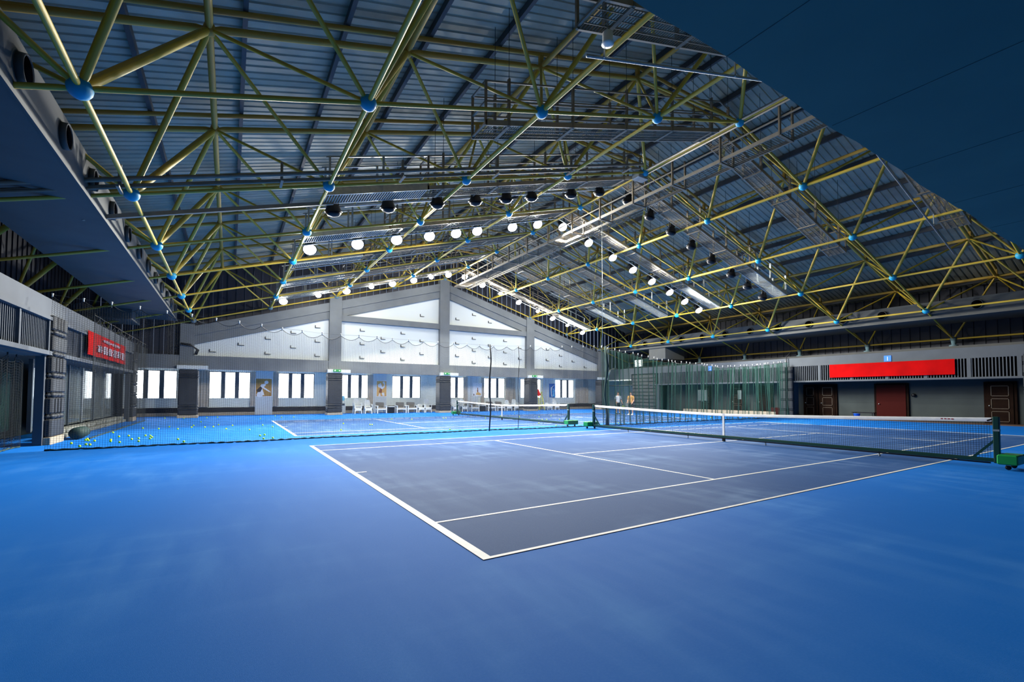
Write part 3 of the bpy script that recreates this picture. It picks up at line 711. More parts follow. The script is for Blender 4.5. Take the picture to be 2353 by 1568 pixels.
for k in range(10): Rr(MB().bbox(XRT+.02, XRT+.1, 25.3, 28.1, .15+k*.33, .42+k*.33, .02).build('wall_board', M['dconc']))
def col_right(y0, y1, label):
    t = empty('padded_column', (XRT+.1, (y0+y1)/2, 0), label=label, cat='column'); h = (y1-y0)/2
    MB().box(-.1, .5, -h, h, 0, 3.6).build('core', M['conc2'], t)
    zz = [0, .45, .55, 1.15, 1.25, 1.85, 1.95, 2.55, 2.65, 3.1, 3.2, 3.52]
    for a, c in zip(zz[:-1], zz[1:]):
        for s in (-1, 1): MB().bbox(-.24, -.08, min(s*.02, s*h), max(s*.02, s*h), a+.01, c-.01, .03).build('pad' if c-a > .2 else 'strap_roll', M['pad'], t)
col_right(13.0, 13.95, 'padded column of the right gallery beside the red banner'); col_right(1.1, 2.1, 'padded column of the right gallery at the right edge of the picture')
dn = 2
def door(y0, y1, mk, panels=3):
    global dn
    t = empty('door_%d' % dn, (RW-.05, (y0+y1)/2, 0), kind='structure'); dn += 1; h = (y1-y0)/2
    MB().box(-.06, .04, -h-.12, h+.12, 0, 2.28).build('door_frame', M['door'], t)
    MB().bbox(-.1, -.05, -h, h, .02, 2.2, .01).build('door_leaf', M[mk], t)
    for k in range(panels):
        z = .15+k*.68
        for s in ((-.5, -.5, 1), ):
            b = MB(); w_ = h*.68; zt = z+.56
            b.box(-.12, -.1, -w_, w_, z, z+.03).box(-.12, -.1, -w_, w_, zt-.03, zt).box(-.12, -.1, -w_, -w_+.03, z, zt).box(-.12, -.1, w_-.03, w_, z, zt)
            b.build('door_panel', M['doorm'], t)
    MB().lathe([(.01, -.04), (.03, -.03), (.03, .03), (.01, .04)], 10, (-.14, h*.8, 1.0), 'x').build('door_handle', M['galv'], t)
door(12.3, 13.0, 'door'); door(11.1, 12.0, 'door'); door(7.25, 8.75, 'rdoor', 0); door(2.75, 3.75, 'door'); door(17.6, 18.6, 'door'); door(15.4, 16.4, 'door', 0); door(20.6, 21.4, 'door')
tag(MB().bbox(XRT+.35, XRT+.75, 14.5, 22.5, .02, .32, .02).build('bench', M['beige']), 'long pale low bench under the right gallery behind the divider net', 'bench')
bn = empty('bench', (XRT+.7, 9.15, 0), label='small dark bench with a blue bucket beneath it by the red-brown door', cat='bench')
MB().bbox(-.2, .2, -.6, .6, .42, .47).build('seat', M['black'], bn)
for sx in (-.15, .15):
    for sy in (-.5, .5): MB().bar((sx, sy, 0), (sx, sy, .43), .04, .04, (1, 0, 0)).build('leg', M['black'], bn)
tag(MB().lathe([(.13, 0), (.17, .36), (.185, .37), (.185, .39)], 16, (XRT+.35, 9.4, 0)).build('bucket', M['bluep']), 'blue plastic bucket beside the small dark bench on the right', 'bucket')
for y, mk in ((7.1, 'black'),): tag(MB().lathe([(.02, -.06), (.1, -.05), (.1, .05), (.02, .06)], 12, (RW-.08, 6.9, 1.55), 'x').build('wall_bell', M['black']), 'round dark fitting on the wall right of the red-brown door', 'wall fitting')
tag(MB().bbox(XRT+.2, XRT+.3, 20.0, 20.9, 1.05, 1.95, .01).build('notice_board', M['notice']), 'pale notice board seen through the divider net on the right wall', 'notice board')
tag(MB().bbox(XRT+.2, XRT+.28, 17.0, 17.3, 1.2, 1.9, .01).build('notice_board', M['notice']), 'narrow pale notice right of the pale notice board', 'notice board')
tag(MB().bbox(XRT+.4, XRT+.9, 14.1, 14.9, .0, .62, .02).build('crate', M['rdoor']), 'dark red-brown crate left of the right padded column', 'crate')

# ------------------------------------------------------------------ banners and signs
def cloth(name, x, y0, y1, z0, z1, mk, label, skew=0, amp=.02, face=-1, parent=None, cat='banner'):
    b = MB(); n, m_ = 24, 6; vs = []; fs = []
    for lay in (0, 1):
        for k in range(n+1):
            for q in range(m_+1):
                y = y0+(y1-y0)*k/n; z = z0+(z1-z0)*q/m_+skew*(k/n-.5)
                vs.append((x+face*(-.012*lay)+amp*math.sin(k*.9+q*.5)*(1-q/m_), y, z))
    N_ = (n+1)*(m_+1)
    for k in range(n):
        for q in range(m_):
            a = k*(m_+1)+q; fs.append((a, a+1, a+m_+2, a+m_+1)); fs.append((N_+a, N_+a+m_+1, N_+a+m_+2, N_+a+1))
    return tag(b.add(vs, fs, True).build(name, M[mk], parent), label, cat)
cloth('banner', XRT-.12, 4.6, 10.7, 2.68, 3.52, 'red', 'long plain red banner hung on the louvres of the right gallery')
bl = empty('banner', (XL+.12, 22.6, 2.9), label='red banner with two lines of blurred pale print on the left gallery', cat='banner')
cloth('cloth', XL+.085, 19.0, 26.2, 2.98, 3.88, 'red', None, face=1, cat=None).parent = bl; bpy.data.objects['cloth'].matrix_parent_inverse = Matrix.Translation(-bl.location)
random.seed(11)
def smear(y0, y1, z0, z1, nb):
    y = y0; b = MB(); w_ = (y1-y0)/nb
    for k in range(nb):
        ya, yb2 = y0+k*w_, y0+(k+.9)*w_; top_, bot = z1-random.uniform(0, .05), z0+random.uniform(0, .05)
        rows = 4
        for r_ in range(rows):
            za = bot+(top_-bot)*r_/rows; zb = za+(top_-bot)/rows*.78
            b.box(XL+.125, XL+.13, ya+random.uniform(0, w_*.15), yb2-random.uniform(0, w_*.15), za, zb)
        b.box(XL+.125, XL+.13, (ya+yb2)/2-w_*.08, (ya+yb2)/2+w_*.08, bot, top_)
    o = b.build('print', M['smear']); o.parent = bl; o.matrix_parent_inverse = Matrix.Translation(-bl.location)
smear(21.2, 24.6, 3.62, 3.76, 8); smear(20.3, 25.9, 3.14, 3.5, 6)
def sign(txt, x, y, z, s, label):
    t = empty('number_sign', (x, y, z), label=label, cat='sign')
    MB().bbox(-.03, 0, -s/2, s/2, 0, s*1.0, .005).build('plate', M['signb'], t)
    cu = bpy.data.curves.new('t', 'FONT'); cu.body = txt; cu.size = s*.95; cu.align_x = 'CENTER'; cu.extrude = .004
    to = bpy.data.objects.new('t', cu); col.objects.link(to)
    dg = bpy.context.evaluated_depsgraph_get(); me = bpy.data.meshes.new_from_object(to.evaluated_get(dg)); bpy.data.objects.remove(to)
    me.materials.clear(); me.materials.append(M['white']); o = bpy.data.objects.new('numeral', me); link(o, t)
    o.rotation_euler = (PI/2, 0, -PI/2); o.location = (-.036, 0, s*.16)
sign('1', XRT, 7.6, 3.55, .36, 'blue sign with white number 1 above the red banner')
sign('2', XRT, 19.5, 3.5, .38, 'blue sign with white number 2 seen through the divider net')
# clock on the far right wall
ck = empty('wall_clock', (XRT-.0, 27.3, 4.12), label='square white wall clock above the far right corner', cat='clock')
MB().bbox(-.05, 0, -.55, .55, .1, .75, .015).build('case', M['wallw'], ck)
for k in range(12):
    a = k*PI/6; MB().box(-.056, -.05, .44*math.sin(a)-.03, .44*math.sin(a)+.03, .42+.25*math.cos(a)-.02, .42+.25*math.cos(a)+.02).build('hour_mark', M['frame'], ck)
MB().bar((-.06, 0, .42), (-.06, -.35, .42), .02, .03).build('hand', M['black'], ck); MB().bar((-.06, 0, .42), (-.06, .15, .62), .02, .03).build('hand', M['black'], ck)

# ------------------------------------------------------------------ COURT NETS
def court_net(cx, cy, label):
    X = cx+11.885; ya, yb = cy-.915, cy+11.885; ym = (ya+yb)/2
    t = empty('tennis_net', (X, ym, 0), label=label, cat='tennis net')
    top = lambda y: .914+.15*(abs(y)/6.4)**1.3
    n = 48
    for s in (-1, 1):
        y = s*6.4
        MB().bbox(-.05, .05, y-.05, y+.05, .1, 1.09, .012).build('post', M['postg'], t)
        MB().box(-.051, .051, y-.052, y+.052, .78, .82).build('post_label', M['galv'], t)
        MB().bar((0, y, .62), (0, y-s*.42, .14), .045, .045).build('brace', M['postg'], t)
        MB().bar((0, y-s*.05, 1.04), (0, y-s*.14, 1.0), .03, .03).build('winch', M['black'], t)
        bx = MB().bbox(-.16, .62 if s < 0 else .16, min(y+s*.06, y+s*.42), max(y+s*.06, y+s*.42), .12, .33, .015) if False else MB().bbox(-.32, .32, min(y+s*.05, y+s*.36), max(y+s*.05, y+s*.36), .11, .31, .02)
        bxo = bx.build('ballast_box', M['boxg'], t)
        MB().bar((0, y+s*.04, .318), (0, y+s*.37, .318), .03, .012).build('strap', M['galv'], bxo)
        for x in (-.22, .22):
            w_ = MB().lathe([(.01, -.022), (.045, -.02), (.05, 0), (.045, .02), (.01, .022)], 12, (x, y+s*.2, .052), 'x').build('caster', M['black'], bxo)
            MB().box(x-.03, x+.03, y+s*.2-.03, y+s*.2+.03, .09, .12).build('caster_fork', M['galv'], bxo)
    MB().bbox(-.04, .04, -6.36, 6.36, .12, .2, .01).build('base_beam', M['postg'], t)
    MB().bar((-.02, -6.3, .1), (-.02, 6.3, .1), .03, .03).build('ground_bar', M['black'], t)
    for y in (-4.3, -1.4, 1.4, 4.3): MB().box(-.015, .015, y-.01, y+.01, .02, .13).build('support_leg', M['galv'], t); MB().lathe([(.01, -.02), (.025, 0), (.01, .02)], 8, (0, y, .027), 'x').build('support_wheel', M['galv'], t)
    # tape
    vs = []; fs = []
    for k in range(n+1):
        y = -6.33+12.66*k/n; z = top(y)
        wv = .004*math.sin(k*1.7)
        vs += [(-.012+wv, y, z-.08), (-.014+wv, y, z-.002), (0, y, z+.006), (.014+wv, y, z-.002), (.012+wv, y, z-.08)]
    for k in range(n):
        for q in range(4): fs.append((k*5+q, k*5+q+1, k*5+q+6, k*5+q+5))
    MB().add(vs, fs, True).build('tape', M['cloth'], t)
    b = MB()
    for k in range(4): b.box(-.0185, -.0165, -5.72+k*.06, -5.68+k*.06, top(5.7)-.045, top(5.7)-.022)
    b.build('tape_print', M['logo'], t)
    MB().box(-.016, .016, -.035, .035, .06, .92).build('centre_strap', M['cloth'], t)
    MB().box(-.03, .03, -.04, .04, .0, .16).build('strap_anchor', M['black'], t)
    # mesh: every cord is a thin tube
    b = MB(); r = .0034
    def tri(p, q):
        p = Vector(p); q = Vector(q); d = (q-p).normalized(); a = Vector((1, 0, 0)); c = d.cross(a)
        o3 = [a*r, -a*.5*r+c*.866*r, -a*.5*r-c*.866*r]
        b.add([p+v for v in o3]+[q+v for v in o3], [(0, 1, 4, 3), (1, 2, 5, 4), (2, 0, 3, 5)])
    ny = 284
    for k in range(ny+1):
        y = -6.3+12.6*k/ny; tri((0, y, .16), (0, y, top(y)-.03))
    for q in range(18):
        f = q/18
        for k in range(24):
            y1, y2 = -6.3+12.6*k/24, -6.3+12.6*(k+1)/24
            tri((0, y1, .2+(top(y1)-.26)*f), (0, y2, .2+(top(y2)-.26)*f))
    b.build('mesh', M['netb'], t, kind='stuff')
    return t
court_net(0, 0, 'portable tennis net with dark green posts on the near court')
court_net(C2X, C2Y, 'portable tennis net on the far court behind the divider net')

# ------------------------------------------------------------------ DIVIDER NET
def divider(x0, x1, ybase, ztop, cell, mk, label, amp, wl, r, hooks, ratio=1.0, hookcol='white', axis='x'):
    """hanging net with folds; axis x: runs along x at y=ybase"""
    t = empty('divider_net', ((x0+x1)/2, ybase, 0) if axis == 'x' else (ybase, (x0+x1)/2, 0), label=label, cat='net')
    o0 = t.location.copy()
    def pt(s, z):
        zt = ztop(s)
        h = z/max(zt, .1)
        fold = amp*(.35+.65*h)*math.sin(2*PI*s/wl+.6*math.sin(s*.9))+amp*.7*math.sin(2*PI*s/(wl*3.7)+1)
        drift = .12*math.sin(s*.35)*(1-h)+.05*math.sin(s*1.1+2*h)
        zz = z
        if axis == 'x': return Vector((s, ybase+fold+drift, zz))-o0
        return Vector((ybase+fold*.5, s, zz))-o0
    n = int((x1-x0)/cell*ratio); step = (x1-x0)/n
    def top_at(s):   # scallops between hooks
        ph = (s-x0)/hooks; f = ph-math.floor(ph); return ztop(s)-.03-4*f*(1-f)*.24*hooks
    b = MB()
    def strip(pts, rad):
        # triangular tube
        k = len(pts); vs = []
        for i, p in enumerate(pts):
            d = (pts[min(i+1, k-1)]-pts[max(i-1, 0)]).normalized(); a = d.orthogonal().normalized() if abs(d.z) < .9 else Vector((1, 0, 0)); a = (a-d*a.dot(d)).normalized(); c = d.cross(a)
            vs += [p+a*rad, p-a*.5*rad+c*.866*rad, p-a*.5*rad-c*.866*rad]
        fs = []
        for i in range(k-1):
            for j in range(3): fs.append((i*3+j, i*3+(j+1) % 3, i*3+3+(j+1) % 3, i*3+3+j))
        b.add(vs, fs)
    for k in range(n+1):
        s = x0+k*step; zt = top_at(s)
        strip([pt(s, zt*q/5) for q in range(6)], r)
    nz = int(max(ztop(x0), ztop(x1))/cell)
    st_ = max(step*2, wl/8)
    m_ = int((x1-x0)/st_)
    for q in range(1, nz+1):
        f = q/nz
        strip([pt(x0+(x1-x0)*k/m_, top_at(x0+(x1-x0)*k/m_)*f) for k in range(m_+1)], r)
    b.build('mesh', M[mk], t, kind='stuff')
    b2 = MB(); strip_save = b
    e = MB(); e.tube([pt(x0+(x1-x0)*k/(m_*2), top_at(x0+(x1-x0)*k/(m_*2))) for k in range(m_*2+1)], .009, 4, False); e.build('top_cord', M['netb'], t)
    e = MB(); random.seed(5)
    e.tube([pt(x0+(x1-x0)*k/m_, .02+.01*math.sin(k*2.3)) + Vector((0, -.02, 0)) for k in range(m_+1)], [.022+.01*math.sin(k*3.1)+.004*random.random() for k in range(m_+1)], 6); e.build('bottom_rope', M['net'], t)
    e = MB(); e.tube([pt(x0+(x1-x0)*k/30, ztop(x0+(x1-x0)*k/30)+.01) for k in range(31)], .004, 4, False); e.build('suspension_wire', M['steel'], t)
    hm = MB().tube([(0, 0, -.05), (0, 0, .02)], .018, 6).lathe([(.012, .02), (.03, .035), (.012, .05)], 8).mesh('hook', M[hookcol])
    nh = int((x1-x0)/hooks)
    for k in range(nh+1):
        s = x0+k*hooks; o = inst('hook', hm, t, pt(s, ztop(s)))
    return t
import bisect
def interp(pts):
    xs = [p[0] for p in pts]
    def f(x):
        i = min(max(bisect.bisect(xs, x)-1, 0), len(xs)-2); a, c = pts[i], pts[i+1]; u = (x-a[0])/(c[0]-a[0]); return a[1]+(c[1]-a[1])*u
    return f
zt = interp([(-6.2, 4.2), (-2.4, 3.86), (.66, 3.64), (4.85, 3.6), (7.42, 3.6), (10.5, 3.74), (13.7, 3.93), (18, 3.46), (23.5, 3.28), (27, 3.5), (30.9, 3.9)])
dnet = divider(-6.15, 13.74, 13.3, zt, .055, 'netb', 'pale see-through divider net hung across the hall between the two courts', .06, .95, .0030, .62)
divider(13.74, 30.9, 13.3, zt, .04, 'netg', 'dense green folds of divider net gathered right of the hanging wire', .11, .37, .0046, .40, ratio=2.2)
divider(16.9, 28.8, XL+.62, lambda s: 4.2, .075, 'netb', 'net curtain hung along the far bay of the left gallery', .03, 1.1, .0027, .8, axis='y', hookcol='netb')
divider(8.0, 14.8, XL-.45, lambda s: 2.6, .075, 'netb', 'net curtain hung across the near doorway of the left gallery', .06, .5, .0036, .8, axis='y', hookcol='netb')
tag(MB().tube([(13.74, 13.3, 3.95), (13.74, 13.32, ZL(13.74)+.1)], .012, 5).build('hanging_wire', M['galv']), 'thin vertical wire dropping from the ridge to the divider net', 'cable')
o = MB().tube([(13.76+.05*math.sin(k), 13.1+.05*math.cos(k*1.3), 3.9*(1-k/8)+.03) for k in range(9)], [.05, .07, .08, .06, .05, .05, .05, .06, .09], 8).build('net_gather', M['net']); tag(o, 'tied gather of dark green net hanging beside the far post of the near net', 'net')
for x in (7.15, 8.55):
    o = MB().tube([(x+.04*math.sin(k*1.1), 12.95+.03*math.cos(k), 3.6*(1-k/10)+.02) for k in range(11)], .028 if x < 8 else .012, 6).build('hanging_cord', M['cable']); o.parent = dnet; o.matrix_parent_inverse = Matrix.Translation(-dnet.location)

# ------------------------------------------------------------------ TENNIS BALLS
BALLS = [(-5.15, 21.49), (-4.53, 17.08), (-4.36, 16.81), (-4.24, 16.16), (-4.23, 15.61), (-4.54, 20.8), (-4.28, 21.96), (-3.84, 20.25), (-3.42, 14.82), (-3.2, 13.85), (-3.42, 21.16), (-3.42, 22.43), (-3.27, 25.63), (-2.92, 20.92), (-3.18, 30.44), (-2.61, 21.06), (-2.44, 22.53), (-2.63, 30.9), (-2.11, 19.3), (-1.87, 21.6), (-1.29, 18.26), (-0.43, 27.64), (-0.65, 21.2), (-0.34, 19.71), (-1.07, 14.99), (-0.91, 15.32), (-1.03, 13.7), (-0.75, 13.8), (0.61, 31.0), (0.81, 28.76), (1.48, 28.6), (-5.3, 31.0), (-4.33, 30.4), (2.89, 20.57), (1.94, 16.32), (3.81, 18.99), (3.9, 18.95), (5.96, 14.3), (13.77, 23.55), (14.4, 22.09), (15.43, 21.3), (13.64, 18.39), (13.95, 18.38), (17.14, 22.29), (11.63, 15.84), (11.38, 14.02), (14.86, 18.31), (14.52, 15.53), (14.86, 15.63), (17.27, 27.37), (11.57, 21.61), (15.27, 13.78), (24.89, 17.43), (24.77, 15.0), (-5.95, 16.47), (-6.0, 14.91), (-5.9, 16.03), (-5.59, 13.8), (-5.56, 14.34), (-5.8, 15.84), (-5.44, 14.16), (-5.75, 19.2), (-5.6, 15.55), (-5.24, 15.72), (-5.15, 15.15), (-5.24, 17.02), (-4.85, 14.62), (-5.01, 17.23), (-4.7, 15.6), (-4.56, 15.9), (-4.41, 14.72), (9.3, 22.9), (9.45, 22.85), (6.2, 23.4), (7.1, 22.4)]
tb = MB().lathe([(.004, -.0335)]+[(.0335*math.cos(PI*(-.5+t/8)), .0335*math.sin(PI*(-.5+t/8))) for t in range(1, 8)]+[(.004, .0335)], 14)
seam_pts = [(.0342*math.cos(a)*math.sqrt(max(0, 1-(.55*math.sin(2*a))**2)), .0342*math.sin(a)*math.sqrt(max(0, 1-(.55*math.sin(2*a))**2)), .0342*.55*math.sin(2*a)) for a in [2*PI*k/24 for k in range(25)]]
sm_me = MB().tube(seam_pts, .0012, 4, False).mesh('seam', M['p_white']); tb_me = tb.mesh('tennis_ball', M['tball'])
for k, (x, y) in enumerate(BALLS):
    o = inst('tennis_ball', tb_me, None, (x, y, .0345+.006)); o.rotation_euler = (k*.7, k*1.3, k*.4)
    if x < -3.9 and y < 18: lb, gp = 'tennis ball in the loose cluster beside the near left padded column', 'tennis balls clustered by the left column'
    elif x < -2.9 and y < 15: lb, gp = 'tennis ball close to the bottom rope of the divider net, left of the far court', 'tennis balls by the bottom rope'
    elif x < -1.2 and y < 24: lb, gp = 'tennis ball scattered on the open floor left of the far court', 'tennis balls across the open left floor'
    elif x < 1.7 and y >= 24: lb, gp = 'tennis ball near the window wall left of the second padded column', 'tennis balls near the window wall'
    elif x < 0 and y < 17: lb, gp = 'tennis ball beside the near left corner of the far court baseline', 'tennis balls by the far court corner'
    elif x < 0: lb, gp = 'tennis ball just outside the baseline of the far court', 'tennis balls outside the far baseline'
    elif x < 9: lb, gp = 'tennis ball on the left half of the far court', 'tennis balls on the left half of the far court'
    elif x < 20: lb, gp = 'tennis ball lying around the net of the far court', 'tennis balls around the far net'
    else: lb, gp = 'tennis ball at the right end of the far court behind the dense net', 'tennis balls at the right end'
    tag(o, lb, 'tennis ball', gp)
    inst('seam', sm_me, o)

# ------------------------------------------------------------------ FURNITURE by the window wall
def armchair(x, y, rz, label):
    t = empty('armchair', (x, y, 0), rz, label=label, cat='armchair')
    for sx in (-.36, .36):
        for sy in (-.3, .28): MB().bbox(sx-.04, sx+.04, sy-.04, sy+.04, 0, .56, .008).build('leg', M['white'], t)
        MB().bbox(sx-.05, sx+.05, -.36, .34, .56, .61, .012).build('armrest', M['white'], t)
    MB().bbox(-.36, .36, -.33, .3, .28, .38, .01).build('seat_frame', M['white'], t)
    MB().bbox(-.31, .31, -.31, .26, .38, .46, .03).build('seat_cushion', M['cushion'], t)
    o = MB().bbox(-.34, .34, .2, .32, .46, .9, .03).build('back_cushion', M['cushion'], t); o.rotation_euler = (-.12, .06, 0)
    MB().bbox(-.32, .32, .32, .36, .3, .72, .01).build('back_frame', M['white'], t)
def plastic_chair(x, y, rz, label, stack=1, h=1.0):
    for q in range(stack):
        t = empty('plastic_chair', (x, y+q*.02, q*.09), rz, label=label if stack == 1 else label+(', top of the stack' if q == stack-1 else ', bottom of the stack' if q == 0 else ', middle of the stack'), cat='chair')
        for s in (-1, 1):
            for sy in (-1, 1): MB().bar((s*.25, sy*.24, 0), (s*.22, sy*.2, .42), .06, .05, (0, 1, 0)).build('leg', M['white'], t)
            MB().bar((s*.27, -.24, .63), (s*.27, .22, .66), .06, .03).build('armrest', M['white'], t)
            MB().bar((s*.27, -.22, .40), (s*.27, -.22, .64), .05, .04, (1, 0, 0)).build('arm_support', M['white'], t)
        MB().bbox(-.25, .25, -.24, .22, .40, .44, .015).build('seat', M['white'], t)
        b = MB(); pr = [(-.24, .42), (.24, .42), (.25, .7), (.2, h-.08), (.1, h), (-.1, h), (-.2, h-.08), (-.25, .7)]
        b.prism([(u, .2+.12*(v-.42), v) for u, v in pr], (0, .025, .0)); b.build('backrest', M['white'], t)
        if q == 0: MB().prism([(-.25, -.26, .16), (-.15, -.26, .24), (.15, -.26, .24), (.25, -.26, .16), (.25, -.26, .42), (-.25, -.26, .42)], (0, .02, 0)).build('apron', M['white'], t)
FY = 32.75
plastic_chair(6.35, FY, .1, 'white plastic chair left end of the first seating group', 3); plastic_chair(7.15, FY, .0, 'white plastic chair beside the first seating group stack', 2)
armchair(8.15, FY, .08, 'white framed armchair with grey cushions below the orange poster')
armchair(9.75, FY, -.02, 'white framed armchair with grey cushions right of the small black table'); armchair(10.65, FY, 0, 'white framed armchair with grey cushions third from the left in the first group')
plastic_chair(11.45, FY, .0, 'low white plastic chair right of the grey armchairs', 1, .72); plastic_chair(12.05, FY, .0, 'tall backed white plastic chair beside the middle padded column', 1, 1.12)
def side_table(x, y, label):
    t = empty('side_table', (x, y, 0), label=label, cat='table')
    MB().bbox(-.26, .26, -.26, .26, .5, .55, .01).build('table_top', M['white'], t); MB().bbox(-.22, .22, -.22, .22, .02, .5, .01).build('body', M['black'], t)
side_table(8.95, FY, 'small black side table with white top between the first armchairs')
plastic_chair(14.55, FY, 0, 'white plastic chair by the far post of the far net', 2); plastic_chair(15.35, FY, .1, 'white plastic chair left of the armchair below the white poster', 2)
armchair(16.35, FY, .05, 'white framed armchair below the white poster'); side_table(17.2, FY, 'small black side table between the armchairs behind the far net')
armchair(18.05, FY, 0, 'white framed armchair with a dark bag on it behind the far net'); armchair(19.0, FY, 0, 'white framed armchair rightmost behind the far net')
tag(MB().bbox(17.85, 18.3, FY-.2, FY+.1, .47, .72, .05).build('sports_bag', M['black']), 'dark sports bag lying on the armchair behind the far net', 'bag')
plastic_chair(19.9, FY, 0, 'white plastic chair right of the armchairs behind the far net', 1, 1.0); plastic_chair(20.7, FY, .05, 'white plastic chair left of the fourth padded column', 2)
plastic_chair(24.5, FY, 0, 'white plastic chair beside the yellow ladder', 1, .72); plastic_chair(25.4, FY, 0, 'tall backed white plastic chair below the blue poster', 1, 1.1)
wd_ = empty('water_dispenser', (5.55, WY-.45, 0), label='white water dispenser with pale blue bottle right of the second padded column', cat='water dispenser')
MB().bbox(-.17, .17, -.17, .17, 0, 1.0, .02).build('cabinet', M['wallw'], wd_); MB().lathe([(.06, 1.0), (.13, 1.06), (.13, 1.3), (.1, 1.36), (.03, 1.38)], 14).build('bottle', M['bluel'], wd_); MB().box(-.1, .1, -.18, -.165, .62, .78).build('tap_recess', M['frame'], wd_)
wd2 = MB().bbox(-3.45, -3.0, WY-.12, WY-.1, 1.0, 1.02)
ld_ = empty('step_ladder', (23.4, FY-.1, 0), label='tall yellow step ladder right of the fourth padded column', cat='ladder')
for s in (-1, 1):
    MB().bar((s*.32, -.4, 0), (s*.2, 0, 1.75), .05, .04, (0, 1, 0)).build('front_rail', M['ywood'], ld_); MB().bar((s*.32, .4, 0), (s*.2, .05, 1.75), .04, .03, (0, 1, 0)).build('rear_rail', M['ywood'], ld_)
for k in range(1, 6): f = k/6; MB().bar((-.32+.12*f, -.4+.4*f, 1.75*f), (.32-.12*f, -.4+.4*f, 1.75*f), .08, .025).build('rung', M['ywood'], ld_)
MB().bbox(-.28, .28, -.12, .14, 1.74, 1.78, .01).build('top_step', M['ywood'], ld_)
tag(MB().prism([(22.33, GY-.1, 1.45), (22.63, GY-.1, 1.38), (22.8, GY-.1, 1.5), (22.55, GY-.1, 2.0), (22.33, GY-.1, 2.1)], (0, .12, 0)).build('red_cloth', M['red']), 'red cloth hanging from the right side of the fourth padded column', 'cloth')

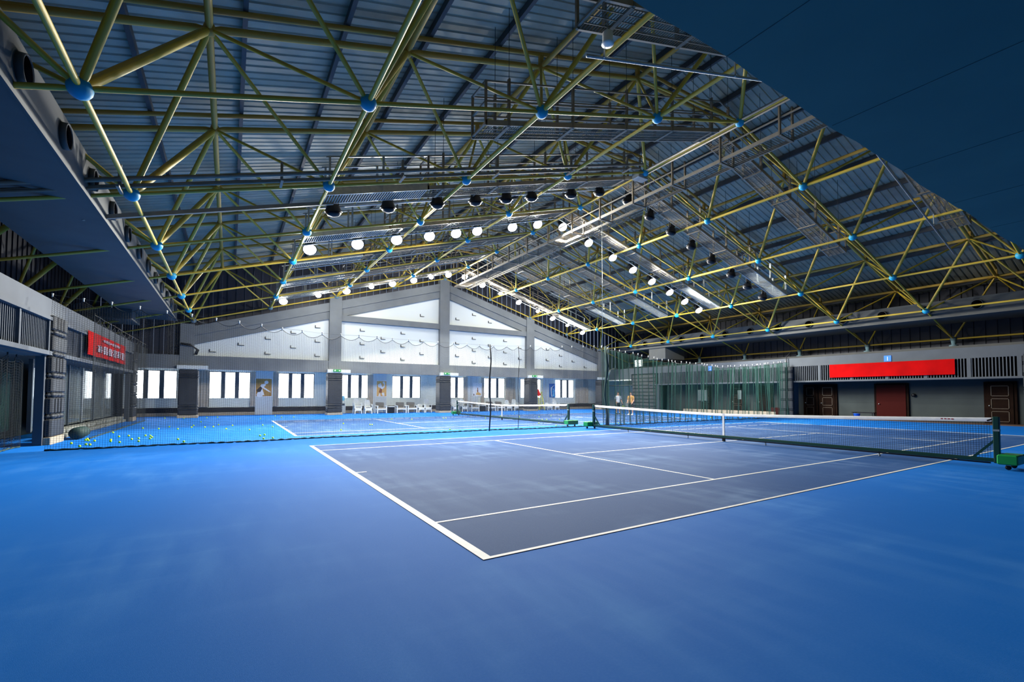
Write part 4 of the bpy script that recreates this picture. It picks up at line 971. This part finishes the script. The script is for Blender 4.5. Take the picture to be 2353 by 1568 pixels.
# ------------------------------------------------------------------ PEOPLE
def skin_mesh(name, verts, edges, radii, mk, parent, sub=2, root=0):
    me = bpy.data.meshes.new(name); me.from_pydata(verts, edges, []); o = bpy.data.objects.new(name, me); col.objects.link(o)
    md = o.modifiers.new('s', 'SKIN'); md.use_smooth_shade = True
    for i, r in enumerate(radii):
        v = me.skin_vertices[0].data[i]; v.radius = r if isinstance(r, tuple) else (r, r); v.use_root = (i == root)
    o.modifiers.new('u', 'SUBSURF').levels = sub
    dg = bpy.context.evaluated_depsgraph_get(); m2 = bpy.data.meshes.new_from_object(o.evaluated_get(dg)); bpy.data.objects.remove(o)
    m2.name = name; m2.materials.clear(); m2.materials.append(M[mk])
    for p_ in m2.polygons: p_.use_smooth = True
    o = bpy.data.objects.new(name, m2); link(o, parent); return o
def person(x, y, rz, label, shirt, shoes, arms, headtilt=0):
    t = empty('person', (x, y, 0), rz, label=label, cat='person')    # faces -y in its own frame
    V = []; E = []; Rd = []
    def v(p, r, par=None):
        V.append(p); Rd.append(r); i = len(V)-1
        if par is not None: E.append((par, i))
        return i
    pel = v((0, 0, .92), (.15, .11)); wa = v((0, 0, 1.08), (.14, .10), pel); ch = v((0, .0, 1.28), (.17, .12), wa); nk0 = v((0, .01, 1.42), (.10, .08), ch); nk = v((0, .0, 1.50), .055, nk0)
    hd0 = v((0, -.03+headtilt*.3, 1.57), (.07, .08), nk); hd = v((0, -.02+headtilt, 1.66), (.08, .10), hd0); v((0, -.0+headtilt*.8, 1.73), (.055, .07), hd)
    for s in (-1, 1):
        hp = v((s*.1, 0, .86), .095, pel); kn = v((s*.13, -.02, .48), .06, hp); cf = v((s*.135, .01, .34), .058, kn); an = v((s*.14, .02, .09), .036, cf); hl = v((s*.14, .0, .045), .035, an); v((s*.16, -.16, .03), .028, hl)
        sh = v((s*.19, .01, 1.38), .062, nk0); el, wr_ = arms[0 if s < 0 else 1]
        e_ = v(el, .042, sh); w2_ = v(wr_, .028, e_)
        d = (Vector(wr_)-Vector(el)).normalized(); side = Vector((0, -1, 0)); palm = Vector(wr_)+d*.07
        pl = v(tuple(palm), (.032, .02), w2_)
        for k, L_ in enumerate((.065, .075, .07, .055)):
            off = side*(.026-.017*k); a = v(tuple(palm+off+d*.02), .009, pl); c_ = v(tuple(palm+off+d*(.02+L_*.5)), .0085, a); v(tuple(palm+off+d*(.02+L_*.85)+Vector((-s*.02, 0, 0))), .007, c_)
        th = v(tuple(Vector(wr_)+d*.03+side*.03), .011, w2_); v(tuple(Vector(wr_)+d*.07+side*.055), .009, th)
    skin_mesh('body', V, E, Rd, 'skin', t)
    hy = headtilt
    for s in (-1, 1):
        MB().lathe([(.002, -.011), (.01, -.005), (.01, .005), (.002, .011)], 8, (s*.03, -.115+hy, 1.655), 'y').build('eye', M['black'], t)
        MB().lathe([(.004, -.01), (.02, -.006), (.024, 0), (.016, .008), (.004, .01)], 8, (s*.083, -.0+hy, 1.645), 'x').build('ear', M['skin'], t)
    MB().prism([(-.012, -.115+hy, 1.61), (.012, -.115+hy, 1.61), (0, -.112+hy, 1.655)], (0, -.02, -.005)).build('nose', M['skin'], t)
    MB().bbox(-.024, .024, -.118+hy, -.108+hy, 1.578, 1.588, .002).build('mouth', M['lip'], t)
    # hair cap
    hb = MB(); prof = []
    vs = []; fs = []; n = 14
    for i in range(6):
        a = i/5*PI*.5
        for j in range(n):
            b_ = 2*PI*j/n; low = .03 if math.sin(b_) < -.2 else -.05
            rz_ = math.cos(a); z = 1.66+low*rz_+.105*math.sin(a)*(1)+(0)
            vs.append((.092*rz_*math.cos(b_)*1.0+random.uniform(-.004, .004), hy+.0+.112*rz_*math.sin(b_), z+random.uniform(-.004, .004)))
    for i in range(5):
        for j in range(n): fs.append((i*n+j, i*n+(j+1) % n, i*n+n+(j+1) % n, i*n+n+j))
    hb.add(vs, fs, True).build('hair', M['hair'], t)
    # shirt
    V2 = [(0, 0, .86), (0, 0, 1.06), (0, 0, 1.28), (0, .01, 1.40), (0, .0, 1.455)]; R2 = [(.185, .15), (.17, .135), (.19, .145), (.14, .10), (.07, .07)]; E2 = [(0, 1), (1, 2), (2, 3), (3, 4)]
    for s in (-1, 1):
        el = Vector(arms[0 if s < 0 else 1][0]); shp = Vector((s*.19, .01, 1.38)); mid = shp+(el-shp)*.8
        V2 += [tuple(shp), tuple(mid)]; R2 += [.085, .075]; k = len(V2); E2 += [(3, k-2), (k-2, k-1)]
    skin_mesh('shirt', V2, E2, R2, shirt, t)
    V3 = [(0, 0, .95), (0, 0, .87)]; R3 = [(.165, .13), (.165, .135)]; E3 = [(0, 1)]
    for s in (-1, 1): V3 += [(s*.10, 0, .78), (s*.125, -.015, .56)]; R3 += [.115, .105]; k = len(V3); E3 += [(1, k-2), (k-2, k-1)]
    skin_mesh('shorts', V3, E3, R3, 'shorts', t)
    for s in (-1, 1):
        MB().lathe([(.03, 0), (.047, .01), (.048, .05), (.03, .09)], 12, (s*.14, .01, 0)).build('shoe', M[shoes], t) if False else \
        MB().add([(s*.14+dx*w_, yy, zz) for yy, w_, h_ in ((.07, .035, .07), (.0, .045, .10), (-.08, .05, .075), (-.17, .048, .05), (-.215, .03, .03)) for dx, zz in ((-1, 0), (1, 0), (.8, h_), (-.8, h_))],
                 [(0, 3, 2, 1)]+[(i*4+j, i*4+(j+1) % 4, i*4+4+(j+1) % 4, i*4+4+j) for i in range(4) for j in range(4)]+[(16, 17, 18, 19)]).build('shoe', M[shoes], t)
        MB().tube([(s*.14, .02, .08), (s*.14, .015, .16)], [.042, .046], 10).build('sock', M['shoe'], t)
    return t
random.seed(2)
def place(px, y):  # x on the sight line through pixel column at a given y
    d = fwd+r2*((px-1176.5-11.25)/FPX); return CAM.x+d.x*(y-CAM.y)/d.y
p1 = person(place(1420, 22.6), 22.6, math.radians(-8), 'man in a white shirt and dark shorts standing beyond the near net, facing the camera', 'shirtw', 'shoed',
            (((-.25, .02, 1.12), (-.25, -.06, .88)), ((.26, .02, 1.12), (.30, -.12, .90))))
p2 = person(place(1449, 21.2), 21.2, math.radians(-75), 'man in a tan shirt and black shorts standing sideways at the ball basket, head bowed', 'shirtt', 'shoe',
            (((-.23, -.03, 1.12), (-.14, -.26, .96)), ((.25, .02, 1.12), (.2, -.14, .90))), headtilt=-.03)
rk = empty('tennis_racket', p1.location+Vector((.35, -.1, 0)), label='tennis racket held low by the man in the white shirt', cat='racket')
a_ = [(.13*math.cos(q*PI/8), 0, .40+.16*math.sin(q*PI/8)) for q in range(17)]
MB().tube(a_, .012, 6, False).build('frame', M['p_dark'], rk); MB().tube([(0, 0, .56), (0, 0, .88)], .016, 8).build('grip', M['black'], rk)
b = MB()
for k in range(-4, 5): b.tube([(k*.026, 0, .40-.15*math.sqrt(1-(k/5)**2)), (k*.026, 0, .40+.15*math.sqrt(1-(k/5)**2))], .0015, 3); b.tube([(-.12*math.sqrt(1-(k/5)**2), 0, .4+k*.032), (.12*math.sqrt(1-(k/5)**2), 0, .4+k*.032)], .0015, 3)
b.build('strings', M['white'], rk, kind='stuff')
bk = empty('ball_basket', (place(1433, 21.9), 21.9, 0), label='black wire ball basket on legs between the two men', cat='basket')
for sx in (-.16, .16):
    for sy in (-.14, .14): MB().bar((sx, sy, 0), (sx, sy, .95), .02, .02, (1, 0, 0)).build('leg', M['galv'], bk)
for h in (.6, .7, .8, .9): MB().box(-.17, .17, -.155, -.145, h, h+.012).box(-.17, .17, .145, .155, h, h+.012).box(-.175, -.165, -.15, .15, h, h+.012).box(.165, .175, -.15, .15, h, h+.012).build('hoop', M['black'], bk)
MB().box(-.17, .17, -.15, .15, .585, .6).build('floor_plate', M['black'], bk)
for k, (dx, dy, dz) in enumerate(((-.08, -.06, .64), (.03, -.05, .64), (.09, .05, .64), (-.04, .06, .64), (0, 0, .695))):
    o = inst('tennis_ball', tb_me, None, bk.location+Vector((dx, dy, dz))); tag(o, 'tennis ball lying in the wire basket between the two men', 'tennis ball', 'tennis balls in the basket')

# ------------------------------------------------------------------ loose cables on the gallery, small extras
tag(MB().tube([(XRT+.3, 13.3, 4.6), (XRT-.16, 13.4, 4.2), (XRT-.18, 13.35, 3.0), (XRT-.18, 13.4, 1.2), (XRT-.16, 13.3, .1)], .03, 6).build('hanging_cable', M['cable']), 'dark cable hanging down the padded column beside the red banner', 'cable')
tag(MB().tube([(XL+.02, 25+.9*k, 4.6-.25*math.sin(k*.9)) for k in range(8)], .02, 6).build('hanging_cable', M['cable']), 'loose black cable sagging above the far end of the left gallery', 'cable')
cb = MB()
for k in range(6): cb.tube([(XR-OFF-.6, GY-.15-.02*k, 4.7-.02*k), (XR-OFF-.1+.03*k, GY-.15, 4.65-.03*k), (XR-OFF+.2+.03*k, GY-.15, 4.3), (XR-OFF+.1+.03*k, GY-.15, 3.98)], .018, 6)
tag(cb.build('cable_bundle', M['cable']), 'bundle of black cables bending over the left end of the gable', 'cable')
sp = empty('loudspeaker', (3.95, 2.5, 8.35), label='pale cylindrical loudspeaker under the nearest catwalk', cat='loudspeaker')
MB().lathe([(.08, .12), (.1, .1), (.1, -.08), (.12, -.12), (.05, -.13)], 14).build('case', M['white'], sp); MB().bar((.0, 0, .1), (0, 0, .45), .03, .03, (1, 0, 0)).build('bracket', M['galv'], sp)
pb = MB(); 
tag(MB().tube([(XR+OFF+.9, GY-.3, 3.35), (XR+OFF+1.0, GY-.5, 4.0), (XR+OFF+1.5, GY-.6, 4.2), (XR+OFF+1.9, GY-.6, 4.2)], .12, 10).build('duct_elbow', M['galv']), 'pale curved duct in the far right corner beside the clock', 'air duct')
